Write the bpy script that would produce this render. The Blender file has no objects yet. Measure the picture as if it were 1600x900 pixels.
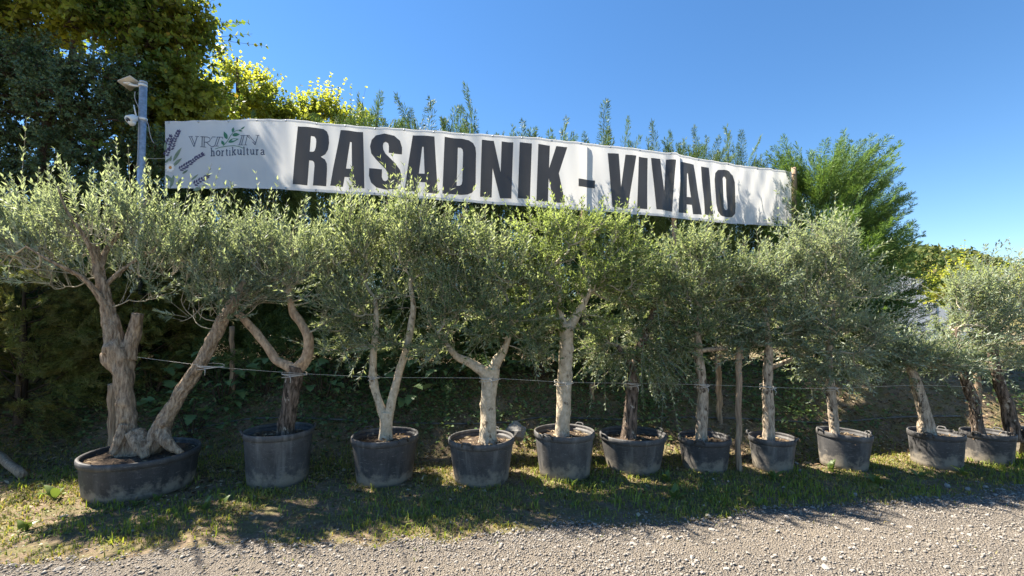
import bpy, bmesh, math, random
import numpy as np
from mathutils import Vector, noise
from mathutils.geometry import tessellate_polygon

rng = np.random.default_rng(11)
random.seed(11)
SC = bpy.context.scene
COL = SC.collection
R = math.radians

# ------------------------------------------------------------------ camera, sky, sun, exposure
CAM_Z = 1.63
F = 700.0                      # focal length in pixels of the 1600 px wide photograph
PITCH = R(2.0)
SHIFT = 26.0                   # the phone's crop moves the frame up a little
cam = bpy.data.cameras.new('camera')
cam.lens = 36.0 * F / 1600.0
cam.shift_y = SHIFT / 1600.0
cam.clip_start = 0.05
cam.clip_end = 6000
cam_o = bpy.data.objects.new('camera', cam)
COL.objects.link(cam_o)
cam_o.location = (0, 0, CAM_Z)
cam_o.rotation_euler = (R(90) + PITCH, 0, 0)
SC.camera = cam_o

SUN_EL, SUN_AZ = R(53), R(-64)          # azimuth measured from +Y, negative to the left
world = bpy.data.worlds.new('World')
SC.world = world
world.use_nodes = True
wn, wl = world.node_tree.nodes, world.node_tree.links
bg = wn['Background']
sky = wn.new('ShaderNodeTexSky')
sky.sky_type = 'NISHITA'
sky.sun_disc = False
sky.sun_elevation = SUN_EL
sky.sun_rotation = SUN_AZ
sky.altitude = 300
sky.air_density = 1.0
sky.dust_density = 0.0
sky.ozone_density = 3.0
hs = wn.new('ShaderNodeHueSaturation')        # the whole sky a little deeper blue, as the phone shows it
hs.inputs['Saturation'].default_value = 1.2
wl.new(sky.outputs[0], hs.inputs['Color'])
wl.new(hs.outputs[0], bg.inputs[0])
bg.inputs[1].default_value = 0.060

sun = bpy.data.lights.new('sun', 'SUN')
sun.energy = 5.0
sun.angle = R(0.6)
sun.color = (1.0, 0.92, 0.80)
sun_o = bpy.data.objects.new('sun', sun)
COL.objects.link(sun_o)
sdir = Vector((math.sin(SUN_AZ) * math.cos(SUN_EL), math.cos(SUN_AZ) * math.cos(SUN_EL), math.sin(SUN_EL)))
sun_o.rotation_euler = sdir.to_track_quat('Z', 'Y').to_euler()
sun_o.location = sdir * 40

vs = SC.view_settings
vs.view_transform = 'Standard'
vs.look = 'None'
vs.gamma = 1
vs.use_curve_mapping = False
vs.exposure = 1.9
SC.cycles.max_bounces = 8
SC.cycles.transparent_max_bounces = 8

# ------------------------------------------------------------------ placing helpers
def ray(x, y):
    u = (x - 800.0) / F
    v = (450.0 - y + SHIFT) / F
    return u, math.cos(PITCH) - v * math.sin(PITCH), math.sin(PITCH) + v * math.cos(PITCH)

def P(x, y, D):
    """the point that stands D metres in front of the camera on the line of sight of (x, y)"""
    u, fy, fz = ray(x, y)
    k = D / fy
    return np.array((u * k, D, CAM_Z + fz * k))

def PG(x, y, z=0.0):
    u, fy, fz = ray(x, y)
    k = (z - CAM_Z) / fz
    return np.array((u * k, fy * k, z))

def smooth(a, b, t):
    t = np.clip((t - a) / (b - a), 0, 1)
    return t * t * (3 - 2 * t)

def n2(x, y, s=1.0, o=0.0):
    return noise.noise(Vector((x * s + o, y * s - o, 0.37 + o)))

def fbm(X, Y, s, o=0.0):
    """cheap smooth pseudo noise for arrays"""
    v = np.zeros_like(X, dtype=float)
    a = 1.0
    for k in range(4):
        f = s * 1.9 ** k
        v += a * np.sin(f * (X * 1.0 + 0.37 * Y) + 1.7 * k + o + 1.3 * np.sin(f * 0.7 * Y + 2.1 * k + o)) \
               * np.cos(f * (0.83 * Y - 0.29 * X) + 2.9 * k + 0.5 * o + np.sin(f * 0.6 * X + k))
        a *= 0.55
    return v / 1.6

EDGE_PX = [(-250, 905), (0, 880), (150, 868), (300, 852), (430, 850), (560, 852), (640, 840), (700, 836), (800, 832), (900, 824), (1000, 818), (1100, 808),
           (1200, 796), (1300, 790), (1400, 782), (1500, 772), (1600, 764), (1800, 745)]
_e = [PG(x, y) for x, y in EDGE_PX]
EX = np.array([-30.0] + [p[0] for p in _e] + [60.0])
EY = np.array([2.4] + [p[1] for p in _e] + [9.0])
def edge_y(X):
    X = np.asarray(X, dtype=float)
    return np.interp(X, EX, EY) + 0.08 * fbm(X, X * 0.3, 2.2) + 0.06 * fbm(X, X * 0.7, 7.0, 2.0) + 0.03 * fbm(X, X * 0.2, 19.0, 5.0)

def gheight(X, Y):
    X = np.asarray(X, dtype=float); Y = np.asarray(Y, dtype=float)
    yb = 5.15 + 0.07 * np.maximum(X, 0) + 0.10 * fbm(X, Y * 0, 1.1, 4.0)
    side = 1.0 - 0.6 * smooth(9.0, 13.0, X)
    h = 0.85 * smooth(0.0, 1.6, Y - yb) * side
    rough = smooth(0.0, 0.4, Y - edge_y(X))
    near = 1.0 - smooth(12, 30, np.abs(Y))
    h = h + near * (0.018 * fbm(X, Y, 2.5, 1.0) + 0.010 * fbm(X, Y, 8.0)) * (0.4 + 0.6 * rough)
    h = h + near * 0.03 * smooth(0.2, 0.9, Y - yb) * fbm(X, Y, 5.0, 3.0)
    return h

# ------------------------------------------------------------------ mesh helpers
class MB:
    def __init__(s):
        s.v, s.q, s.t, s.qm, s.tm, s.n = [], [], [], [], [], 0
    def add(s, v, quads=None, tris=None, m=0):
        v = np.asarray(v, dtype=np.float32).reshape(-1, 3)
        if quads is not None and len(quads):
            q = np.asarray(quads, dtype=np.int64).reshape(-1, 4) + s.n
            s.q.append(q); s.qm.append(np.full(len(q), m))
        if tris is not None and len(tris):
            t = np.asarray(tris, dtype=np.int64).reshape(-1, 3) + s.n
            s.t.append(t); s.tm.append(np.full(len(t), m))
        s.v.append(v); s.n += len(v)
    def mesh(s, name, mats, origin=(0, 0, 0), smooth_shade=False):
        me = bpy.data.meshes.new(name)
        v = np.concatenate(s.v) - np.asarray(origin, dtype=np.float32)
        q = np.concatenate(s.q) if s.q else np.zeros((0, 4), int)
        t = np.concatenate(s.t) if s.t else np.zeros((0, 3), int)
        loops = np.concatenate([q.ravel(), t.ravel()]).astype(np.int32)
        tot = np.concatenate([np.full(len(q), 4), np.full(len(t), 3)]).astype(np.int32)
        st = np.concatenate([[0], np.cumsum(tot)[:-1]]).astype(np.int32)
        me.vertices.add(len(v)); me.vertices.foreach_set('co', v.ravel().astype(np.float32))
        me.loops.add(len(loops)); me.loops.foreach_set('vertex_index', loops)
        me.polygons.add(len(tot)); me.polygons.foreach_set('loop_start', st); me.polygons.foreach_set('loop_total', tot)
        mi = np.concatenate([np.concatenate(s.qm) if s.qm else [], np.concatenate(s.tm) if s.tm else []]).astype(np.int32)
        for m in (mats if isinstance(mats, (list, tuple)) else [mats]):
            me.materials.append(m)
        me.polygons.foreach_set('material_index', mi)
        if smooth_shade:
            me.polygons.foreach_set('use_smooth', np.ones(len(tot), dtype=bool))
        me.update(calc_edges=True)
        me.validate()
        return me

def link(name, me, parent=None, loc=None):
    o = bpy.data.objects.new(name, me)
    COL.objects.link(o)
    if parent is not None:
        o.parent = parent
    if loc is not None:
        o.location = loc
    return o

def tag(o, label=None, cat=None, group=None, kind=None):
    if label: o['label'] = label
    if cat: o['category'] = cat
    if group: o['group'] = group
    if kind: o['kind'] = kind
    return o

def thing(name, label, cat, loc=(0, 0, 0), group=None, rotz=0.0):
    o = bpy.data.objects.new(name, None)
    o.empty_display_size = 0.2
    COL.objects.link(o)
    o.location = loc
    o.rotation_euler = (0, 0, rotz)
    return tag(o, label, cat, group)

def unit(v):
    v = np.asarray(v, dtype=float)
    return v / np.maximum(np.linalg.norm(v, axis=-1, keepdims=True), 1e-9)

def frame(d):
    d = unit(d)
    ref = np.where(np.abs(d[..., 2:3]) > 0.9, np.array((1.0, 0, 0)), np.array((0, 0, 1.0)))
    a = unit(np.cross(d, ref))
    b = np.cross(d, a)
    return a, b

def catmull(pts, rad, n):
    pts = np.asarray(pts, float); rad = np.asarray(rad, float)
    if len(pts) < 3:
        t = np.linspace(0, 1, n + 1)[:, None]
        return pts[0] * (1 - t) + pts[-1] * t, rad[0] * (1 - t[:, 0]) + rad[-1] * t[:, 0]
    ext = np.vstack([2 * pts[0] - pts[1], pts, 2 * pts[-1] - pts[-2]])
    out, ro = [], []
    for i in range(len(pts) - 1):
        p0, p1, p2, p3 = ext[i:i + 4]
        for t in np.linspace(0, 1, n, endpoint=False):
            out.append(0.5 * ((2 * p1) + (-p0 + p2) * t + (2 * p0 - 5 * p1 + 4 * p2 - p3) * t * t + (-p0 + 3 * p1 - 3 * p2 + p3) * t ** 3))
            ro.append(rad[i] * (1 - t) + rad[i + 1] * t)
    out.append(pts[-1]); ro.append(rad[-1])
    return np.array(out), np.array(ro)

def tube(mb, pts, rad, sides=8, cap=True, m=0, wob=None):
    pts = np.asarray(pts, float); rad = np.asarray(rad, float)
    n = len(pts)
    tan = unit(np.gradient(pts, axis=0))
    a0, _ = frame(tan[0]); a = a0
    th = np.linspace(0, 2 * math.pi, sides, endpoint=False)
    vs_ = []
    for i in range(n):
        a = unit(a - tan[i] * np.dot(a, tan[i]))
        b = np.cross(tan[i], a)
        r = np.full(sides, rad[i])
        if wob is not None:
            r = r * wob(i / max(n - 1, 1), th, pts[i])
        vs_.append(pts[i] + np.outer(np.cos(th) * r, a) + np.outer(np.sin(th) * r, b))
    v = np.concatenate(vs_)
    i, j = np.meshgrid(np.arange(n - 1), np.arange(sides), indexing='ij')
    i, j = i.ravel(), j.ravel()
    j2 = (j + 1) % sides
    q = np.stack([i * sides + j, i * sides + j2, (i + 1) * sides + j2, (i + 1) * sides + j], 1)
    tr = None
    if cap:
        v = np.vstack([v, pts[0], pts[-1]])
        k = np.arange(sides); k2 = (k + 1) % sides
        tr = np.vstack([np.stack([np.full(sides, n * sides), k2, k], 1),
                        np.stack([np.full(sides, n * sides + 1), (n - 1) * sides + k, (n - 1) * sides + k2], 1)])
    mb.add(v, q, tr, m)

def box(mb, c, s, m=0, rot=None):
    c = np.asarray(c, float); s = np.asarray(s, float) / 2
    v = np.array([(x, y, z) for x in (-1, 1) for y in (-1, 1) for z in (-1, 1)]) * s
    if rot is not None:
        v = v @ np.asarray(rot).T
    mb.add(v + c, [(0, 1, 3, 2), (4, 6, 7, 5), (0, 4, 5, 1), (2, 3, 7, 6), (0, 2, 6, 4), (1, 5, 7, 3)], None, m)

def lathe(mb, prof, seg=40, m=0, wob=None, close=False):
    prof = np.asarray(prof, float)
    th = np.linspace(0, 2 * math.pi, seg, endpoint=False)
    n = len(prof)
    rr = prof[:, 0][:, None] * np.ones(seg)
    if wob is not None:
        rr = rr * wob(th, prof[:, 1][:, None])
    v = np.stack([rr * np.cos(th), rr * np.sin(th), prof[:, 1][:, None] * np.ones(seg)], -1).reshape(-1, 3)
    rows = n if close else n - 1
    i, j = np.meshgrid(np.arange(rows), np.arange(seg), indexing='ij')
    i, j = i.ravel(), j.ravel(); j2 = (j + 1) % seg; i2 = (i + 1) % n
    mb.add(v, np.stack([i * seg + j, i * seg + j2, i2 * seg + j2, i2 * seg + j], 1), None, m)

def kites(mb, Pb, D, N, L, W, fold=0.12, curl=0.1, mid=0.45, m=0):
    """one folded leaf quad per row"""
    D = unit(D); N = unit(N - D * np.sum(N * D, -1, keepdims=True)); S = np.cross(D, N)
    L = np.broadcast_to(L, (len(Pb),))[:, None]; W = np.broadcast_to(W, (len(Pb),))[:, None]
    mp = Pb + D * L * mid
    v = np.stack([Pb, mp + S * W / 2 + N * W * fold, Pb + D * L - N * L * curl, mp - S * W / 2 + N * W * fold], 1).reshape(-1, 3)
    k = np.arange(len(Pb))[:, None] * 4
    mb.add(v, k + np.arange(4)[None], None, m)

def twigs3(mb, A, B, C, r0, r1, m=0):
    """three-sided two-segment stems through A, B, C (all arrays of points)"""
    n = len(A)
    rings = []
    a, b = frame(C - A)
    for p, r in ((A, r0), (B, (np.asarray(r0) + r1) / 2), (C, r1)):
        r = np.broadcast_to(r, (n,))[:, None]
        for k in range(3):
            t = 2 * math.pi * k / 3
            rings.append(p + a * r * math.cos(t) + b * r * math.sin(t))
    v = np.stack(rings, 1)
    q = []
    for i in range(2):
        for k in range(3):
            q.append((i * 3 + k, i * 3 + (k + 1) % 3, (i + 1) * 3 + (k + 1) % 3, (i + 1) * 3 + k))
    q = np.array(q)
    mb.add(v.reshape(-1, 3), (np.arange(n)[:, None, None] * 9 + q[None]).reshape(-1, 4), None, m)

# ------------------------------------------------------------------ materials
def new_mat(name):
    m = bpy.data.materials.new(name)
    m.use_nodes = True
    nt = m.node_tree
    for n in list(nt.nodes):
        nt.nodes.remove(n)
    out = nt.nodes.new('ShaderNodeOutputMaterial')
    return m, nt, out

def ramp(nt, fac, stops, mode='LINEAR'):
    r = nt.nodes.new('ShaderNodeValToRGB')
    r.color_ramp.interpolation = mode
    e = r.color_ramp.elements
    while len(e) < len(stops):
        e.new(0.5)
    for i, (p, c) in enumerate(stops):
        e[i].position = p
        e[i].color = (*c, 1) if len(c) == 3 else c
    nt.links.new(fac, r.inputs[0])
    return r.outputs[0]

def tex_noise(nt, scale, detail=4, rough=0.55, vec=None, stretch=None):
    t = nt.nodes.new('ShaderNodeTexNoise')
    t.inputs['Scale'].default_value = scale
    t.inputs['Detail'].default_value = detail
    t.inputs['Roughness'].default_value = rough
    if vec is None:
        vec = nt.nodes.new('ShaderNodeTexCoord').outputs['Object']
    if stretch:
        mp = nt.nodes.new('ShaderNodeMapping')
        mp.inputs['Scale'].default_value = stretch
        nt.links.new(vec, mp.inputs[0]); vec = mp.outputs[0]
    nt.links.new(vec, t.inputs['Vector'])
    return t

def mixc(nt, fac, a, b, mode='MIX'):
    n = nt.nodes.new('ShaderNodeMix'); n.data_type = 'RGBA'; n.blend_type = mode
    for k, s in ((0, fac), (6, a), (7, b)):
        if hasattr(s, 'is_linked'):
            nt.links.new(s, n.inputs[k])
        else:
            n.inputs[k].default_value = s if k == 0 else ((*s, 1) if len(s) == 3 else s)
    return n.outputs[2]

def principled(nt, out, col, rough=0.7, spec=0.3, bump=None, bstr=0.3, bdist=0.02, metal=0.0):
    p = nt.nodes.new('ShaderNodeBsdfPrincipled')
    if hasattr(col, 'is_linked'): nt.links.new(col, p.inputs['Base Color'])
    else: p.inputs['Base Color'].default_value = (*col, 1)
    if hasattr(rough, 'is_linked'): nt.links.new(rough, p.inputs['Roughness'])
    else: p.inputs['Roughness'].default_value = rough
    p.inputs['Specular IOR Level'].default_value = spec
    p.inputs['Metallic'].default_value = metal
    if bump is not None:
        b = nt.nodes.new('ShaderNodeBump')
        b.inputs['Strength'].default_value = bstr
        b.inputs['Distance'].default_value = bdist
        nt.links.new(bump, b.inputs['Height']); nt.links.new(b.outputs[0], p.inputs['Normal'])
    if out is not None:
        nt.links.new(p.outputs[0], out.inputs[0])
    return p

def leaf_mat(name, top, under=None, trans=0.35, rough=0.5, spec=0.3, patch=None, patch_scale=1.5, patch_max=1.0):
    """top: ramp stops over leaves picked at random; under: colour of the leaf's other face"""
    m, nt, out = new_mat(name)
    g = nt.nodes.new('ShaderNodeNewGeometry')
    col = ramp(nt, g.outputs['Random Per Island'], top)
    if under is not None:
        col = mixc(nt, g.outputs['Backfacing'], col, under)
    if patch is not None:
        nz = tex_noise(nt, patch_scale, 2)
        f = ramp(nt, nz.outputs[0], [(0.45, (0, 0, 0)), (0.62, (patch_max,) * 3)])
        col = mixc(nt, f, col, patch)
    p = principled(nt, None, col, rough, spec)
    tr = nt.nodes.new('ShaderNodeBsdfTranslucent')
    tcol = mixc(nt, 1.0, col, (1.28, 1.3, 0.60), 'MULTIPLY')
    nt.links.new(tcol, tr.inputs[0])
    mx = nt.nodes.new('ShaderNodeMixShader')
    mx.inputs[0].default_value = trans
    nt.links.new(p.outputs[0], mx.inputs[1]); nt.links.new(tr.outputs[0], mx.inputs[2])
    nt.links.new(mx.outputs[0], out.inputs[0])
    return m

def bark_mat(name, light, dark, scale=14, stretch=(1, 1, 0.22), lo=0.35, hi=0.65, bstr=0.8, patch=None, plo=0.55, phi=0.62):
    m, nt, out = new_mat(name)
    nz = tex_noise(nt, scale, 6, 0.65, stretch=stretch)
    col = ramp(nt, nz.outputs[0], [(lo, dark), (hi, light)])
    if patch is not None:
        n2_ = tex_noise(nt, 15, 5, 0.65, stretch=(1, 1, 0.55))
        f = ramp(nt, n2_.outputs[0], [(plo, (0, 0, 0)), (phi, (1, 1, 1))])
        col = mixc(nt, f, col, patch)
    principled(nt, out, col, 0.85, 0.2, nz.outputs[0], bstr, 0.03)
    return m

def plain_mat(name, col, rough=0.6, spec=0.4, var=0.0, scale=20, metal=0.0, bstr=0.0):
    m, nt, out = new_mat(name)
    nz = tex_noise(nt, scale, 5)
    c = ramp(nt, nz.outputs[0], [(0.3, tuple(x * (1 - var) for x in col)), (0.7, tuple(min(1, x * (1 + var)) for x in col))])
    principled(nt, out, c, rough, spec, nz.outputs[0] if bstr else None, bstr, 0.01, metal)
    return m

M = {}
SILV = (0.38, 0.43, 0.32)
M['olive'] = leaf_mat('olive leaf', [(0.0, (0.10, 0.145, 0.07)), (0.5, (0.155, 0.215, 0.11)), (0.85, (0.21, 0.27, 0.145)), (1.0, (0.29, 0.33, 0.17))], SILV, 0.40, 0.55, 0.25, (0.075, 0.115, 0.05), 5.0, 0.6)
M['olive_grey'] = leaf_mat('grey olive leaf', [(0.0, (0.12, 0.155, 0.10)), (0.6, (0.19, 0.24, 0.16)), (1.0, (0.28, 0.33, 0.23))], (0.42, 0.48, 0.40), 0.36, 0.55, 0.25, (0.11, 0.145, 0.085), 5.0, 0.6)
M['olive_green'] = leaf_mat('green olive leaf', [(0.0, (0.10, 0.145, 0.05)), (0.6, (0.18, 0.24, 0.08)), (1.0, (0.31, 0.35, 0.11))], (0.32, 0.39, 0.20), 0.46, 0.55, 0.25, (0.09, 0.125, 0.04), 5.0, 0.55)
M['twig'] = plain_mat('olive twig', (0.38, 0.34, 0.25), 0.8, 0.2, 0.3, 30)
M['bark_rough'] = bark_mat('rough olive bark', (0.50, 0.385, 0.27), (0.15, 0.105, 0.07), 42, (1, 1, 0.22), 0.36, 0.62, 1.0, (0.24, 0.175, 0.115), 0.56, 0.66)
M['bark_dark'] = bark_mat('dark olive bark', (0.27, 0.20, 0.15), (0.04, 0.03, 0.022), 46, (1, 1, 0.2), 0.40, 0.64, 1.0, (0.50, 0.43, 0.34), 0.60, 0.66)
M['bark_pale'] = bark_mat('pale smooth olive bark', (0.60, 0.50, 0.36), (0.34, 0.27, 0.18), 26, (1, 1, 0.8), 0.30, 0.62, 0.5, (0.17, 0.125, 0.08), 0.575, 0.64)
M['bark_mid'] = bark_mat('weathered olive bark', (0.56, 0.46, 0.34), (0.20, 0.15, 0.105), 38, (1, 1, 0.3), 0.36, 0.62, 0.8, (0.09, 0.065, 0.045), 0.57, 0.63)
M['bark_tan'] = bark_mat('tan olive limb bark', (0.56, 0.40, 0.26), (0.25, 0.17, 0.11), 34, (1, 1, 0.4), 0.34, 0.62, 0.5, (0.12, 0.085, 0.06), 0.62, 0.68)
M['wood'] = bark_mat('weathered wood', (0.46, 0.34, 0.23), (0.17, 0.115, 0.075), 50, (1, 1, 0.08), 0.35, 0.65, 0.5)
M['cutwood'] = plain_mat('cut wood', (0.48, 0.36, 0.22), 0.8, 0.2, 0.3, 30)
M['conifer_bark'] = bark_mat('cypress bark', (0.12, 0.085, 0.06), (0.04, 0.03, 0.022), 20, (1, 1, 0.15))
M['cypress'] = leaf_mat('cypress spray', [(0.0, (0.054, 0.096, 0.039)), (0.6, (0.096, 0.156, 0.055)), (1.0, (0.156, 0.216, 0.066))], None, 0.3, 0.55, 0.25)
M['cypress_bright'] = leaf_mat('bright cypress spray', [(0.0, (0.07, 0.13, 0.04)), (0.6, (0.13, 0.22, 0.06)), (1.0, (0.20, 0.29, 0.08))], None, 0.35, 0.55, 0.25)
M['thuja'] = leaf_mat('thuja spray', [(0.0, (0.12, 0.15, 0.045)), (0.6, (0.20, 0.24, 0.07)), (1.0, (0.30, 0.30, 0.10))], None, 0.3, 0.6, 0.2, (0.23, 0.19, 0.08), 3.0, 0.6)
M['maple'] = leaf_mat('maple leaf', [(0.0, (0.072, 0.120, 0.033)), (0.6, (0.120, 0.186, 0.044)), (0.93, (0.228, 0.264, 0.050)), (1.0, (0.384, 0.240, 0.044))], None, 0.5, 0.5, 0.25, (0.300, 0.312, 0.050), 0.55)
M['oak'] = leaf_mat('dark evergreen leaf', [(0.0, (0.075, 0.120, 0.058)), (0.7, (0.120, 0.180, 0.085)), (1.0, (0.180, 0.240, 0.104))], None, 0.3, 0.45, 0.4)
M['yellow_leaf'] = leaf_mat('yellowing leaf', [(0.0, (0.264, 0.299, 0.060)), (0.5, (0.408, 0.414, 0.080)), (1.0, (0.600, 0.575, 0.120))], None, 0.62, 0.5, 0.25, (0.288, 0.333, 0.080), 0.8)
M['fig'] = leaf_mat('shrub leaf', [(0.0, (0.078, 0.130, 0.048)), (1.0, (0.156, 0.234, 0.084))], (0.195, 0.260, 0.120), 0.25, 0.5, 0.35)
M['weed'] = leaf_mat('weed leaf', [(0.0, (0.09, 0.14, 0.04)), (1.0, (0.17, 0.22, 0.06))], None, 0.3, 0.45, 0.35)
M['grass'] = leaf_mat('grass blade', [(0.0, (0.394, 0.315, 0.113)), (0.30, (0.315, 0.263, 0.086)), (0.50, (0.236, 0.231, 0.060)), (0.8, (0.197, 0.242, 0.047)), (1.0, (0.276, 0.326, 0.067))], None, 0.35, 0.6, 0.25)
M['grass_green'] = leaf_mat('green grass blade', [(0.0, (0.184, 0.220, 0.040)), (0.7, (0.230, 0.286, 0.048)), (1.0, (0.345, 0.374, 0.072))], None, 0.35, 0.6, 0.25)
M['litter'] = leaf_mat('fallen leaf', [(0.0, (0.10, 0.065, 0.04)), (0.5, (0.21, 0.145, 0.085)), (0.85, (0.33, 0.25, 0.15)), (1.0, (0.48, 0.41, 0.29))], None, 0.1, 0.8, 0.15)
M['hill_leaf'] = leaf_mat('far tree foliage', [(0.0, (0.054, 0.094, 0.033)), (0.5, (0.099, 0.131, 0.044)), (0.8, (0.153, 0.163, 0.055)), (1.0, (0.198, 0.188, 0.066))], None, 0.25, 0.7, 0.1)

def ground_mat():
    m, nt, out = new_mat('soil and grass')
    a = tex_noise(nt, 1.3, 5); b = tex_noise(nt, 34, 6, 0.7); c = tex_noise(nt, 6, 5)
    soil = ramp(nt, b.outputs[0], [(0.3, (0.11, 0.08, 0.055)), (0.6, (0.24, 0.18, 0.12)), (0.8, (0.38, 0.30, 0.21))])
    turf = ramp(nt, b.outputs[0], [(0.3, (0.10, 0.085, 0.045)), (0.7, (0.21, 0.185, 0.085))])
    f = ramp(nt, c.outputs[0], [(0.42, (0, 0, 0)), (0.6, (1, 1, 1))])
    principled(nt, out, mixc(nt, f, soil, turf), 0.95, 0.1, b.outputs[0], 0.8, 0.03)
    return m
M['ground'] = ground_mat()

def gravel_mat():
    m, nt, out = new_mat('crushed limestone gravel')
    v = nt.nodes.new('ShaderNodeTexVoronoi'); v.inputs['Scale'].default_value = 85
    v2 = nt.nodes.new('ShaderNodeTexVoronoi'); v2.inputs['Scale'].default_value = 140
    tc = nt.nodes.new('ShaderNodeTexCoord')
    nt.links.new(tc.outputs['Object'], v.inputs['Vector']); nt.links.new(tc.outputs['Object'], v2.inputs['Vector'])
    big = tex_noise(nt, 1.6, 5, 0.6, stretch=(0.3, 1, 1)); mid = tex_noise(nt, 9, 5)
    cell = ramp(nt, v.outputs['Color'], [(0.1, (0.15, 0.130, 0.106)), (0.5, (0.215, 0.189, 0.158)), (0.9, (0.295, 0.266, 0.228))])
    fine = ramp(nt, v2.outputs['Distance'], [(0.1, (0.24, 0.21, 0.172)), (0.6, (0.11, 0.092, 0.073))])
    f = ramp(nt, v.outputs['Distance'], [(0.25, (0, 0, 0)), (0.55, (1, 1, 1))])
    col = mixc(nt, f, cell, fine)
    dirt = ramp(nt, big.outputs[0], [(0.42, (0, 0, 0)), (0.66, (0.8, 0.8, 0.8))])
    col = mixc(nt, dirt, col, (0.20, 0.168, 0.13))
    h = nt.nodes.new('ShaderNodeMath'); h.operation = 'SUBTRACT'
    nt.links.new(mid.outputs[0], h.inputs[0]); nt.links.new(v.outputs['Distance'], h.inputs[1])
    principled(nt, out, col, 0.9, 0.2, h.outputs[0], 0.9, 0.02)
    return m
M['gravel'] = gravel_mat()
def stone_mat():
    m, nt, out = new_mat('limestone chip')
    g = nt.nodes.new('ShaderNodeNewGeometry')
    col = ramp(nt, g.outputs['Random Per Island'], [(0.0, (0.13, 0.11, 0.09)), (0.35, (0.205, 0.18, 0.15)), (0.75, (0.28, 0.252, 0.215)), (1.0, (0.39, 0.36, 0.315))])
    nz = tex_noise(nt, 60, 4)
    col = mixc(nt, 0.35, col, ramp(nt, nz.outputs[0], [(0.3, (0.14, 0.12, 0.098)), (0.7, (0.37, 0.34, 0.30))]))
    principled(nt, out, col, 0.85, 0.25, nz.outputs[0], 0.3, 0.01)
    return m
M['stone'] = stone_mat()

def pot_mat():
    m, nt, out = new_mat('dusty grey plastic')
    nz = tex_noise(nt, 9, 6, 0.65); fine = tex_noise(nt, 90, 3); streak = tex_noise(nt, 12, 4, 0.6, stretch=(1, 1, 0.12))
    col = ramp(nt, nz.outputs[0], [(0.3, (0.046, 0.045, 0.045)), (0.7, (0.090, 0.088, 0.087))])
    col = mixc(nt, ramp(nt, streak.outputs[0], [(0.52, (0, 0, 0)), (0.75, (0.6, 0.6, 0.6))]), col, (0.22, 0.21, 0.195))
    col = mixc(nt, ramp(nt, fine.outputs[0], [(0.62, (0, 0, 0)), (0.72, (0.6, 0.6, 0.6))]), col, (0.22, 0.20, 0.18))
    oi = nt.nodes.new('ShaderNodeObjectInfo')
    col = mixc(nt, 1.0, col, ramp(nt, oi.outputs['Random'], [(0, (0.68, 0.68, 0.70)), (1, (1.2, 1.18, 1.15))]), 'MULTIPLY')
    scr = tex_noise(nt, 30, 5, 0.7, stretch=(0.4, 0.4, 2.2))
    col = mixc(nt, ramp(nt, scr.outputs[0], [(0.60, (0, 0, 0)), (0.66, (0.5, 0.5, 0.5))]), col, (0.24, 0.225, 0.21))
    # splashed mud low on the wall: dirt with a ragged edge of its own
    tc = nt.nodes.new('ShaderNodeTexCoord'); sp = nt.nodes.new('ShaderNodeSeparateXYZ')
    nt.links.new(tc.outputs['Object'], sp.inputs[0])
    ad = nt.nodes.new('ShaderNodeMath'); ad.operation = 'MULTIPLY_ADD'
    nt.links.new(nz.outputs[0], ad.inputs[0]); ad.inputs[1].default_value = -0.55
    nt.links.new(sp.outputs[2], ad.inputs[2])
    mud = ramp(nt, ad.outputs[0], [(0.0, (0.7, 0.7, 0.7)), (0.02, (0, 0, 0))])
    sub = nt.nodes.new('ShaderNodeMath'); sub.operation = 'ADD'; sub.inputs[1].default_value = 0.22
    nt.links.new(ad.outputs[0], sub.inputs[0])
    mud = ramp(nt, sub.outputs[0], [(0.0, (0.75, 0.75, 0.75)), (0.10, (0, 0, 0))])
    col = mixc(nt, mud, col, (0.28, 0.24, 0.185))
    principled(nt, out, col, 0.62, 0.35, fine.outputs[0], 0.15, 0.005)
    return m
M['pot'] = pot_mat()
M['soil'] = plain_mat('potting soil', (0.075, 0.055, 0.04), 0.95, 0.1, 0.6, 45, 0, 1.0)
M['steel'] = plain_mat('galvanised steel', (0.42, 0.45, 0.48), 0.45, 0.5, 0.25, 25, 0.55)
M['white_plastic'] = plain_mat('white plastic', (0.72, 0.72, 0.70), 0.4, 0.4, 0.06, 15)
M['beige'] = plain_mat('panel backing', (0.58, 0.53, 0.46), 0.5, 0.4, 0.08, 12)
M['solar'] = plain_mat('solar cell', (0.02, 0.025, 0.05), 0.15, 0.6, 0.2, 30)
M['cable'] = plain_mat('cable', (0.30, 0.30, 0.30), 0.6, 0.3, 0.1)
M['black_pipe'] = plain_mat('irrigation pipe', (0.10, 0.10, 0.10), 0.5, 0.4, 0.5, 12)
M['rope'] = plain_mat('pale cord', (0.55, 0.52, 0.46), 0.8, 0.2, 0.2, 60)
M['black_letter'], _nt, _out = new_mat('black print on vinyl')
_nz = tex_noise(_nt, 3, 4)
_p = principled(_nt, None, ramp(_nt, _nz.outputs[0], [(0.3, (0.016, 0.017, 0.024)), (0.7, (0.028, 0.029, 0.036))]), 0.36, 0.5)
_tr = _nt.nodes.new('ShaderNodeBsdfTranslucent'); _tr.inputs[0].default_value = (0.34, 0.33, 0.32, 1)
_mx = _nt.nodes.new('ShaderNodeMixShader'); _mx.inputs[0].default_value = 0.18
_nt.links.new(_p.outputs[0], _mx.inputs[1]); _nt.links.new(_tr.outputs[0], _mx.inputs[2]); _nt.links.new(_mx.outputs[0], _out.inputs[0])
M['navy_print'] = plain_mat('slate blue print', (0.06, 0.08, 0.13), 0.5, 0.3, 0.1, 10)
M['green_print'] = plain_mat('green print', (0.035, 0.16, 0.09), 0.5, 0.3, 0.2, 10)
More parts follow.
